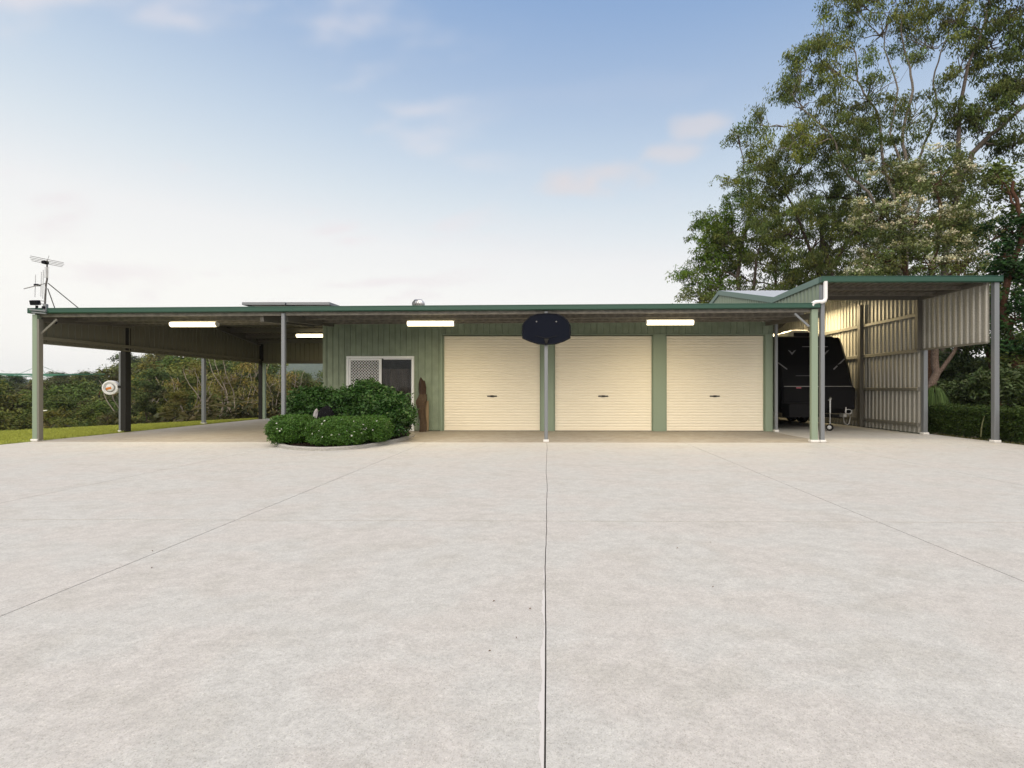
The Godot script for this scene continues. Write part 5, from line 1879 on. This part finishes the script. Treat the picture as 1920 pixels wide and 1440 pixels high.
func garden_bed():
	var r := RandomNumberGenerator.new()
	r.seed = 31
	var ctrl := [[-6.42, 12.4], [-6.28, 11.5], [-5.8, 10.84], [-5.3, 10.52], [-4.67, 10.4], [-4.12, 10.85], [-3.86, 11.7], [-3.72, 12.8], [-3.85, 14.0], [-4.6, 14.8], [-5.8, 14.7], [-6.4, 13.6]]
	var ring := PackedVector2Array()
	for k in ctrl.size():
		var p: Array = []
		for s in [-1, 0, 1, 2]:
			var q: Array = ctrl[(k + s + ctrl.size()) % ctrl.size()]
			p.append(Vector2(q[0], -q[1]))
		for s in 6:
			ring.append(p[1].cubic_interpolate(p[2], p[0], p[3], s / 6.0))
	var t := thing("garden_bed", Vector3(-5.0, 0, -12.5), "raised oval garden bed of dark mulch with a low concrete kerb on the apron", "garden bed")
	var mb := MB.new()
	var n := ring.size()
	for i in n:                                               # rounded kerb
		var a := ring[i]
		var b := ring[(i + 1) % n]
		var way := 1.0 if Geometry2D.is_polygon_clockwise(ring) else -1.0
		var oa := (ring[(i + 1) % n] - ring[(i - 1 + n) % n]).orthogonal().normalized() * way
		var ob := (ring[(i + 2) % n] - ring[i]).orthogonal().normalized() * way
		if (ring[0] + (ring[1] - ring[n - 1]).orthogonal().normalized() * way).distance_to(Vector2(-5.0, -12.5)) < ring[0].distance_to(Vector2(-5.0, -12.5)):
			oa = -oa
			ob = -ob
		var sec := [[0.0, 0.0], [0.0, 0.055], [-0.02, 0.075], [-0.09, 0.075], [-0.11, 0.055], [-0.11, 0.0]]
		for s in sec.size() - 1:
			var p0 = a + oa * sec[s][0]
			var p1 = b + ob * sec[s][0]
			var q0 = a + oa * sec[s + 1][0]
			var q1 = b + ob * sec[s + 1][0]
			mb.quad(Vector3(p1.x, sec[s][1], p1.y), Vector3(p0.x, sec[s][1], p0.y), Vector3(q0.x, sec[s + 1][1], q0.y), Vector3(q1.x, sec[s + 1][1], q1.y))
	put("kerb", mb, M.kerb, t)
	mb = MB.new()
	var mid := Vector3(-5.0, 0.1, -12.5)
	for i in n:
		var a := ring[i].lerp(Vector2(-5.0, -12.5), 0.05)
		var b := ring[(i + 1) % n].lerp(Vector2(-5.0, -12.5), 0.05)
		mb.tri(Vector3(a.x, 0.045, a.y), mid, Vector3(b.x, 0.045, b.y))
	put("mulch_base", mb, M.mulch, t)
	mb = MB.new()
	mb.tinted = true
	for k in 2600:
		var a := r.randf() * TAU
		var q := Vector2(-5.0, -12.5).lerp(ring[r.randi() % n], sqrt(r.randf()) * 0.94)
		var g := r.randf_range(0.4, 1.5)
		mb.col = Color(0.022 * g, 0.014 * g, 0.01 * g)
		mb.box(Vector3(q.x, 0.06 + r.randf() * 0.02, q.y), Vector3(r.randf_range(0.02, 0.07), 0.008, r.randf_range(0.008, 0.02)), 0.0, rand_turn(r, 0.5))
	var chips := put("bark_chips", mb, M.petal, t)
	chips.set_meta("kind", "stuff")
	# shrubs
	var small: Array = []
	var broad: Array = []
	for k in 5:
		small.append(leaf_set(r, 8, 0.04, 0.019, Vector3.ONE * 0.04, -0.25, 0.2))
		broad.append(leaf_set(r, 7, 0.085, 0.045, Vector3(0.09, 0.05, 0.09), 0.12, 0.2))
	var lime := Color(0.052, 0.12, 0.017)
	var deep := Color(0.032, 0.082, 0.016)
	var g := "clipped low bushes at the front of the garden bed"
	bush("clipped_bush", Vector3(-5.9, 0.36, -11.5), Vector3(0.46, 0.30, 0.52), "clipped rounded bush at the left front of the garden bed, few white flowers", "bush", g, 5600, small, lime, 3.2, 10, 0.1)
	bush("clipped_bush", Vector3(-4.68, 0.35, -11.05), Vector3(0.60, 0.29, 0.46), "widest clipped rounded bush at the front middle of the garden bed, dotted with white flowers", "bush", g, 6200, small, lime, 3.2, 24, 0.1)
	bush("clipped_bush", Vector3(-4.18, 0.35, -11.62), Vector3(0.42, 0.29, 0.45), "clipped rounded bush at the right front of the garden bed, tight against the tall shrub", "bush", g, 3800, small, lime, 3.0, 6, 0.1)
	g = "taller dark shrubs in the garden bed"
	bush("broad_leaf_shrub", Vector3(-6.25, 0.72, -13.3), Vector3(0.6, 0.52, 0.6), "tall dark broad leaved shrub at the bed's left, in front of the open carport", "shrub", g, 3000, broad, deep, 2.3, 4, 0.35)
	bush("broad_leaf_shrub", Vector3(-4.62, 0.74, -12.9), Vector3(0.66, 0.63, 0.6), "largest dark broad leaved shrub, covering the foot of the sliding door", "shrub", g, 3400, broad, deep, 2.3, 5, 0.38)
	bush("broad_leaf_shrub", Vector3(-4.1, 0.58, -12.5), Vector3(0.42, 0.56, 0.5), "dark broad leaved shrub at the bed's right end next to the timber carving", "shrub", g, 2600, broad, deep, 2.3, 6, 0.4)
	bush("broad_leaf_shrub", Vector3(-5.72, 0.72, -14.1), Vector3(0.4, 0.52, 0.4), "smaller dark shrub behind the black boulder, against the green wall", "shrub", g, 1000, broad, deep, 2.2, 0, 0.4)
	# boulder
	var c := at(611.0, 774.0, 11.95)
	t = thing("boulder", Vector3(c.x, 0, c.z), "upright black boulder with a pale grey left face in the garden bed", "boulder")
	rock(t, "stone", M.basalt, Vector3(c.x, 0.45, c.z), Vector3(0.27, 0.50, 0.25), 5)
	rock(t, "pale_face", M.pale_stone, Vector3(c.x - 0.2, 0.46, c.z + 0.06), Vector3(0.085, 0.40, 0.14), 9)


func rock(t: Node3D, called: String, m: Material, c: Vector3, rr: Vector3, s: int):
	var f := noise(s, 1.3, 4)
	f.noise_type = FastNoiseLite.TYPE_CELLULAR
	var mb := MB.new()
	var nu := 28
	var nv := 18
	var pt := func(i: int, j: int) -> Vector3:
		var a := TAU * (i % nu) / nu
		var e := PI * (j / float(nv) - 0.5)
		var u := Vector3(cos(e) * cos(a), sin(e), cos(e) * sin(a))
		return c + u * rr * (1.0 + 0.32 * f.get_noise_3d(u.x, u.y, u.z))
	for i in nu:
		for j in nv:
			mb.quad(pt.call(i + 1, j), pt.call(i, j), pt.call(i, j + 1), pt.call(i + 1, j + 1))
	put(called, mb, m, t)


# ==================================================================== caravan
func caravan():
	var xl := 7.22
	var xr := 9.62
	var f := 16.5
	var t := thing("caravan", Vector3((xl + xr) * 0.5, 0, -f), "black caravan parked nose out in the tall port, silver stripes on its raked front", "caravan")
	# side outline: (distance, height)
	var side := [[f + 0.1, 0.5], [f, 0.62], [f, 1.30], [f + 0.25, 2.05], [f + 0.62, 2.80], [f + 0.74, 3.005], [f + 1.05, 3.03], [f + 6.0, 3.03], [f + 6.1, 2.9], [f + 6.1, 0.5]]
	var mb := MB.new()
	var ch := 0.13
	var n := side.size()
	var row := func(k: int, inset: float) -> Array:
		var q: Array = side[k]
		var cc := Vector2(f + 3.0, 1.7)
		var p := Vector2(q[0], q[1])
		var s := (cc - p).normalized() * inset
		return [p.x + s.x, p.y + s.y]
	for k in n:
		var l := (k + 1) % n
		var a: Array = row.call(k, 0.0)
		var b: Array = row.call(l, 0.0)
		var ai: Array = row.call(k, ch)
		var bi: Array = row.call(l, ch)
		mb.quad(Vector3(xl + ch, a[1], -a[0]), Vector3(xr - ch, a[1], -a[0]), Vector3(xr - ch, b[1], -b[0]), Vector3(xl + ch, b[1], -b[0]))
		mb.quad(Vector3(xr - ch, a[1], -a[0]), Vector3(xr, ai[1], -ai[0]), Vector3(xr, bi[1], -bi[0]), Vector3(xr - ch, b[1], -b[0]))
		mb.quad(Vector3(xl, ai[1], -ai[0]), Vector3(xl + ch, a[1], -a[0]), Vector3(xl + ch, b[1], -b[0]), Vector3(xl, bi[1], -bi[0]))
		mb.tri(Vector3(xr, ai[1], -ai[0]), Vector3(xr, 1.7, -f - 3.0), Vector3(xr, bi[1], -bi[0]))
		mb.tri(Vector3(xl, bi[1], -bi[0]), Vector3(xl, 1.7, -f - 3.0), Vector3(xl, ai[1], -ai[0]))
	var body := put("body", mb, M.caravan_black, t)
	# roof edge band and air conditioner
	mb = MB.new()
	mb.box(Vector3((xl + xr) * 0.5, 3.035, -f - 3.5), Vector3(xr - xl - 0.3, 0.07, 5.0), 0.03)
	put("roof_panel", mb, M.caravan_roof, t)
	mb = MB.new()
	var ac := at(1491.5, 625.0, f + 2.0)
	var poly := PackedVector2Array()
	for p in [[-0.42, -0.16], [0.42, -0.16], [0.40, 0.06], [0.28, 0.15], [-0.2, 0.16], [-0.36, 0.08]]:
		poly.append(Vector2(p[0], p[1]))
	mb.prism(poly, Transform3D(Basis.IDENTITY, Vector3(ac.x, 3.22, -f - 1.7)), 0.9, 0.03)
	var acn := put("air_conditioner", mb, M.light_housing, t)
	mb = MB.new()
	mb.box(Vector3(ac.x + 0.07, 3.19, -f - 1.69), Vector3(0.56, 0.17, 0.02), 0.01)
	put("intake", mb, M.black_plastic, acn)
	# lower front: checker plate locker, storage boot and drawbar
	mb = MB.new()
	mb.box(Vector3((xl + xr) * 0.5, 0.98, -f + 0.02), Vector3(xr - xl - 0.1, 0.72, 0.16), 0.04)
	put("front_boot", mb, M.caravan_trim, t)
	mb = MB.new()
	mb.box(Vector3(at(1492.0, CY, 16.2).x, 0.62, -f + 0.42), Vector3(0.75, 0.44, 0.5), 0.02)
	put("stone_tray", mb, M.caravan_trim, t)
	mb = MB.new()
	mb.box(Vector3((xl + xr) * 0.5, 1.36, -f + 0.02), Vector3(xr - xl - 0.25, 0.03, 0.04), 0.008)
	put("trim_rail", mb, M.steel, t)
	mb = MB.new()
	mb.box(Vector3((xl + xr) * 0.5, 1.30, -f + 0.01), Vector3(0.02, 0.012, 0.02), 0.0)
	var jd := 15.75
	var hitch := Vector3(at(1568.0, CY, jd).x, 0.46, -jd + 0.25)
	mb = MB.new()
	mb.bar(Vector3(xl + 0.45, 0.47, -f - 0.4), hitch, 0.06, 0.11, 0.006)
	mb.bar(Vector3(xr - 0.25, 0.47, -f - 0.4), hitch, 0.06, 0.11, 0.006)
	put("drawbar", mb, M.caravan_trim, t)
	mb = MB.new()
	mb.box(hitch + Vector3(0, 0.03, 0.12), Vector3(0.1, 0.11, 0.26), 0.02)
	put("coupling", mb, M.steel, t)
	mb = MB.new()
	mb.bar(hitch + Vector3(0.06, 0.1, 0.15), hitch + Vector3(0.12, 0.27, 0.06), 0.035, 0.03, 0.006)
	put("brake_lever", mb, M.aluminium, t)
	mb = MB.new()
	var chain := PackedVector3Array()
	for k in 13:
		chain.append(hitch + Vector3(0.12 - 0.2 * cos(k / 12.0 * PI) * 0.5, -0.26 * sin(k / 12.0 * PI), 0.1))
	mb.tube(chain, PackedFloat32Array([0.012]), 5)
	put("safety_chain", mb, M.steel, t)
	mb = MB.new()
	var loop := PackedVector3Array()
	for k in 17:
		loop.append(hitch + Vector3(0.16 + 0.1 * cos(k / 16.0 * TAU), 0.14 + 0.07 * sin(k / 16.0 * TAU), 0.12))
	mb.tube(loop, PackedFloat32Array([0.008]), 5, false)
	put("hitch_ring", mb, M.aluminium, t)
	# jockey wheel
	var j := at(1554.5, CY, jd)
	mb = MB.new()
	mb.rod(Vector3(j.x + 0.03, 0.55, j.z), Vector3(j.x + 0.03, 0.95, j.z), 0.03, 10)
	var jw := put("jockey_wheel", mb, M.chrome, t)
	mb = MB.new()
	mb.rod(Vector3(j.x + 0.03, 0.2, j.z), Vector3(j.x + 0.03, 0.55, j.z), 0.02, 8)
	put("inner_tube", mb, M.chrome, jw)
	mb = MB.new()
	mb.lathe([Vector2(0.0, 0.94), Vector2(0.035, 0.95), Vector2(0.045, 0.99), Vector2(0.02, 1.03), Vector2(0, 1.03)], Transform3D(Basis.IDENTITY, Vector3(j.x + 0.04, 0, j.z)), 12)
	put("crank_knob", mb, M.chrome, jw)
	mb = MB.new()
	mb.rod(Vector3(j.x + 0.04, 0.97, j.z), Vector3(j.x - 0.04, 0.93, j.z + 0.02), 0.012, 6)
	put("crank_handle", mb, M.steel, jw)
	var axle := Transform3D(Basis(Vector3(0, 0, 1), PI / 2).rotated(Vector3.UP, 0.9), Vector3(j.x, 0.105, j.z + 0.03))
	mb = MB.new()
	mb.lathe([Vector2(0.06, -0.035), Vector2(0.095, -0.035), Vector2(0.105, -0.02), Vector2(0.105, 0.02), Vector2(0.095, 0.035), Vector2(0.06, 0.035)], axle, 22)
	put("tyre", mb, M.black_rubber, jw)
	mb = MB.new()
	mb.lathe([Vector2(0, -0.03), Vector2(0.03, -0.032), Vector2(0.065, -0.03), Vector2(0.066, 0.03), Vector2(0.03, 0.032), Vector2(0, 0.03)], axle, 22)
	put("rim", mb, M.chrome, jw)
	# decals: stripes, bird-wing emblem, marker lamp
	var slope := func(px: float, py: float, off: float) -> Vector3:      # on the raked front
		var d := f
		for k in 12:
			var y := at(px, py, d).y
			var e := 0.0
			if y > 1.30 and y <= 2.05:
				e = (y - 1.30) / 0.75 * 0.25
			elif y > 2.05:
				e = 0.25 + (y - 2.05) / 0.73 * 0.37
			d = f + e - off
		return at(px, py, d)
	var strips := [[[1459.0, 680.0], [1476.0, 692.5], 2.0], [[1583.5, 673.0], [1563.0, 692.5], 2.2], [[1504.0, 650.0], [1552.0, 650.0], 1.6], [[1492.0, 704.5], [1540.0, 704.5], 0.5]]
	for q in strips:
		mb = MB.new()
		var a: Vector3 = slope.call(q[0][0], q[0][1], 0.008)
		var b: Vector3 = slope.call(q[1][0], q[1][1], 0.008)
		mb.bar(a, b, 0.036 * q[2] * 0.5, 0.008, 0.0, Vector3(0, 0.35, 1))
		put("silver_stripe", mb, M.silver_decal, body)
	for e in [[1485.0, 658.5], [1547.0, 658.5]]:
		mb = MB.new()
		for side_ in [-1.0, 1.0]:
			var w: Array = []
			for p in [[0.0, 7.0], [1.2 * side_, 2.0], [8.0 * side_, -2.6], [3.0 * side_, -0.6], [0.0, 2.2]]:
				w.append(slope.call(e[0] + p[0], e[1] + p[1], 0.009))
			mb.tri(w[0], w[1], w[4])
			mb.tri(w[0], w[2], w[1])
			mb.tri(w[1], w[2], w[3])
		put("wing_emblem", mb, M.silver_decal, body)
	mb = MB.new()
	mb.box(at(1497.5, 727.5, f - 0.09), Vector3(0.16, 0.045, 0.02), 0.006)
	put("red_badge", mb, M.red_plastic, t)
	# road wheels, mostly out of sight
	for s in [xl + 0.16, xr - 0.16]:
		for dz in [3.2, 4.05]:
			mb = MB.new()
			mb.lathe([Vector2(0.2, -0.11), Vector2(0.33, -0.11), Vector2(0.36, -0.08), Vector2(0.36, 0.08), Vector2(0.33, 0.11), Vector2(0.2, 0.11)], Transform3D(Basis(Vector3(0, 0, 1), PI / 2), Vector3(s, 0.36, -f - dz)), 24)
			var wh := put("wheel", mb, M.black_rubber, t)
			mb = MB.new()
			mb.lathe([Vector2(0, -0.09), Vector2(0.21, -0.1), Vector2(0.21, 0.1), Vector2(0, 0.09)], Transform3D(Basis(Vector3(0, 0, 1), PI / 2), Vector3(s, 0.36, -f - dz)), 20)
			put("rim", mb, M.aluminium, wh)


# ==================================================================== right hand garden
func hedge_and_garden():
	var r := RandomNumberGenerator.new()
	r.seed = 61
	var small: Array = []
	for k in 6:
		small.append(leaf_set(r, 8, 0.06, 0.03, Vector3.ONE * 0.07, 0.15, 0.2))
	var t := thing("hedge", Vector3(11.2, 0, -14.0), "long low clipped green hedge along the apron's right edge beside the caravan port", "hedge")
	var mb := MB.new()
	var f := noise(71, 0.8, 3)
	for k in 15000:
		var d := r.randf_range(8.0, 21.0)
		var u := r.randf()
		var p: Vector3
		var bump := 0.07 * f.get_noise_2d(d * 2.0, 3.0)
		if u < 0.5:                                            # the face towards the apron
			var y := r.randf_range(0.05, 0.74)
			p = Vector3(10.86 + absf(r.randfn()) * 0.07 + 0.08 * f.get_noise_2d(d * 3.0, y * 4.0), y, -d)
		elif u < 0.9:
			p = Vector3(r.randf_range(10.88, 11.75), 0.75 + bump - absf(r.randfn()) * 0.05, -d)
		else:
			p = Vector3(r.randf_range(10.95, 11.6), r.randf_range(0.1, 0.7), -d)
		var sp: Array = small[r.randi() % 6]
		mb.add(sp[0], sp[1], Transform3D(rand_turn(r, 0.6).scaled(Vector3.ONE * r.randf_range(0.8, 1.3)), p), jitter(r, Color(0.042, 0.068, 0.018), 0.3))
	put("foliage", mb, M.leaf, t)
	var stems := MB.new()
	stems.tinted = true
	stems.col = Color(0.09, 0.075, 0.05)
	var d0 := 8.2
	while d0 < 21.0:
		stems.tube(bend(Vector3(11.2, -0.1, -d0), Vector3(11.2 + r.randf_range(-0.3, 0.3), 0.65, -d0 - 0.1), Vector3(0.05, 0, 0), 3, r, 0.03), taper(0.025, 0.008, 3), 5, false)
		d0 += 0.45
	put("stem", stems, M.bark, t)
	# a pale dead shoot on its face
	t = thing("pale_shoot", at(1841.0, 818.0, 12.6), "pale dry shoot hanging on the hedge face left of the front post", "branch")
	mb = MB.new()
	mb.tinted = true
	mb.col = Color(0.2, 0.22, 0.12)
	mb.tube(PackedVector3Array([at(1839.0, 820.0, 12.75), at(1840.0, 806.0, 12.75), at(1842.0, 793.0, 12.8), at(1846.0, 780.0, 12.85)]), PackedFloat32Array([0.014, 0.016, 0.012, 0.006]), 6)
	put("twig", mb, M.bark, t)
	# grass fringe at the slab's edge
	mb = MB.new()
	mb.tinted = true
	for k in 2600:
		var p := Vector3(APRON_RIGHT + r.randf_range(0.0, 0.28), -0.05, -r.randf_range(6.0, 14.5))
		var a := r.randf() * TAU
		var s := Vector3(cos(a), 0, sin(a)) * 0.004
		var g := r.randf_range(0.6, 1.3)
		mb.col = Color(0.2 * g, 0.19 * g, 0.06 * g)
		mb.tri(p - s, p + s, p + Vector3(r.randf_range(-0.05, 0.05), r.randf_range(0.05, 0.1), r.randf_range(-0.05, 0.05)))
	tag(put("grass_fringe", mb, M.grass_blade), "thin strip of yellowing grass between the apron and the hedge", "grass", "", "stuff")
	# drooping grassy plant
	var c := at(1752.0, CY, 16.8)
	t = thing("weeping_plant", Vector3(c.x, 0, c.z), "weeping plant with long thin green leaves above the hedge beside the port's post", "plant")
	mb = MB.new()
	mb.tinted = true
	for k in 420:
		var a := r.randf() * TAU
		var o := Vector3(cos(a), 0, sin(a))
		var g := r.randf_range(0.6, 1.3)
		mb.col = Color(0.07 * g, 0.115 * g, 0.035 * g)
		var L := r.randf_range(0.35, 0.62)
		var base := Vector3(c.x, r.randf_range(0.95, 1.3), c.z) + o * 0.04
		var p: Array[Vector3] = []
		for s in 6:
			var q := s / 5.0
			p.append(base + o * (L * (q * 1.25 - 0.45 * q * q)) + Vector3(0, 0.42 * q - 1.3 * q * q * r.randf_range(0.9, 1.15), 0))
		var sd := o.cross(Vector3.UP) * 0.009
		for s in 5:
			mb.quad(p[s] - sd, p[s] + sd, p[s + 1] + sd, p[s + 1] - sd)
	put("leaves", mb, M.leaf, t)
	mb = MB.new()
	mb.tinted = true
	mb.col = Color(0.12, 0.09, 0.06)
	mb.tube(PackedVector3Array([Vector3(c.x, -0.1, c.z), Vector3(c.x + 0.03, 0.6, c.z), Vector3(c.x, 1.25, c.z)]), PackedFloat32Array([0.12, 0.07, 0.05]), 8)
	put("stem", mb, M.bark, t)
	# garden shrubs in the shade behind the hedge
	var broad: Array = []
	for k in 4:
		broad.append(leaf_set(r, 8, 0.15, 0.06, Vector3.ONE * 0.16, 0.4, 0.2))
	var gr := "shade shrubs in the garden behind the hedge"
	var spots := [[1800.0, 18.5, 0.75, 1.5, "low dark shrub just right of the weeping plant behind the hedge", 0.6], [1880.0, 17.0, 1.0, 1.9, "dark shrub behind the hedge right of the front port post", 0.8], [1835.0, 23.0, 1.6, 2.6, "tall dark shrub far back between the port's two right posts", 0.6], [1760.0, 24.0, 1.7, 2.9, "tall dark shrub far back behind the weeping plant", 0.6], [1915.0, 22.0, 1.6, 2.8, "tall olive shrub at the photograph's right edge behind the hedge", 1.1], [1700.0, 27.0, 2.4, 3.6, "large dark shrub behind the caravan port's wall", 0.6]]
	for q in spots:
		var p := at(q[0], CY, q[1])
		bush("shade_shrub", Vector3(p.x, q[3] * 0.5, p.z), Vector3(q[2], q[3] * 0.52, q[2]), q[4], "shrub", gr, int(1300 * q[2] * q[3] / 2.2), broad, Color(0.05, 0.075, 0.022), 2.2, 0, 0.4)
	# forked trunk beside the port's post and a red-brown one near the front post
	t = thing("forked_trunk_tree", at(1738.0, CY, 19.5) * Vector3(1, 0, 1), "tree with a forked leaning grey trunk seen right of the port's second post", "tree")
	var dl := 19.5
	tree(t, 41, [[path([[1731, 792], [1741, 730], [1752, 690], [1768, 600], [1775, 520]], dl), 0.17, 0.1], [path([[1741, 730], [1768, 690], [1790, 640], [1815, 560]], dl), 0.09, 0.05]], [lb(1770, 610, 60, 30, dl, Color(0.03, 0.045, 0.016), 1.0), lb(1825, 590, 60, 34, dl, Color(0.03, 0.045, 0.016), 1.0), lb(1850, 640, 45, 26, dl, Color(0.035, 0.05, 0.016), 0.9), lb(1800, 655, 40, 18, dl, Color(0.03, 0.045, 0.016), 0.7, 1.5)], {"bark": Color(0.2, 0.16, 0.13), "long": 0.16, "wide": 0.06, "sprigs": 9})


# ==================================================================== small things
func small_things():
	var r := RandomNumberGenerator.new()
	r.seed = 12
	# rotary clothes line beyond the carport's corner post
	var d := 19.5
	var c := at(75.0, CY, d)
	var gy := land(c.x, c.z)
	var t := thing("rotary_clothes_line", Vector3(c.x, gy, c.z), "green rotary clothes line standing on the slope behind the carport's front corner post", "clothes line")
	var mb := MB.new()
	var top := at(75.0, 685.0, d)
	mb.rod(Vector3(c.x, gy - 0.1, c.z), top, 0.025, 8)
	put("mast", mb, M.steel, t)
	for k in 4:
		var a := 0.5 + k * PI / 2.0
		var e := Vector3(c.x + cos(a) * 2.0, at(75.0, 703.0, d).y + 0.03 * k, c.z + sin(a) * 2.0)
		mb = MB.new()
		mb.rod(Vector3(c.x, e.y - 0.12, c.z), e, 0.016, 6)
		mb.rod(top, Vector3(c.x, e.y - 0.12, c.z).lerp(e, 0.35), 0.007, 5)
		put("arm", mb, M.green_rope, t)
	for k in 4:
		mb = MB.new()
		for s in 4:
			var q := 1.0 - s * 0.13
			var p: Array[Vector3] = []
			for e in [k, k + 1]:
				var a: float = 0.5 + e * PI / 2.0
				p.append(Vector3(c.x + cos(a) * 2.0 * q, at(75.0, 703.0, d).y + 0.03 * (e % 4) - 0.12 * (1.0 - q), c.z + sin(a) * 2.0 * q))
			mb.rod(p[0], p[1], 0.006, 4)
		put("lines", mb, M.green_rope, t)
	mb = MB.new()
	mb.bar(at(79.0, 770.5, d), at(88.0, 769.5, d), 0.04, 0.035, 0.006)
	put("crank_handle", mb, M.white_pipe, t)
	# fallen leaves on the apron
	var spots := [[926, 1129, "left of the middle joint, by two others"], [994, 1143, "beside the middle joint, right of another leaf"], [968, 1198, "left of the middle joint, lower than two others"], [918, 1223, "closest to the camera left of the middle joint"], [1270, 1028, "alone on the slab right of the middle joint"], [286, 1037, "beside the left diagonal joint"], [285, 1069, "just below the left diagonal joint"], [1332, 1017, "left of the right diagonal joint, further back"], [1337, 1100, "left of the right diagonal joint, nearer the camera"], [1815, 838, "at the right near the tall port post"]]
	for q in spots:
		var dd = EYE * FOCAL / (q[1] - CY)
		var p := at(q[0], CY, dd)
		mb = MB.new()
		mb.tinted = true
		mb.col = Color(0.19, 0.14, 0.095)
		var a := r.randf() * TAU
		var o := Vector3(cos(a), 0, sin(a))
		var s := o.cross(Vector3.UP)
		var m := Vector3(p.x, 0.004, p.z)
		var L := r.randf_range(0.007, 0.013)
		var w := L * 0.35
		var lift := Vector3(0, 0.006, 0)
		mb.tri(m - o * L, m + s * w + lift, m)
		mb.tri(m, m + s * w + lift, m + o * L + lift * 0.5)
		mb.tri(m - o * L, m, m - s * w + lift)
		mb.tri(m, m + o * L + lift * 0.5, m - s * w + lift)
		tag(put("fallen_leaf", mb, M.petal), "tiny brown fallen leaf on the concrete " + q[2], "leaf", "fallen leaves on the apron")
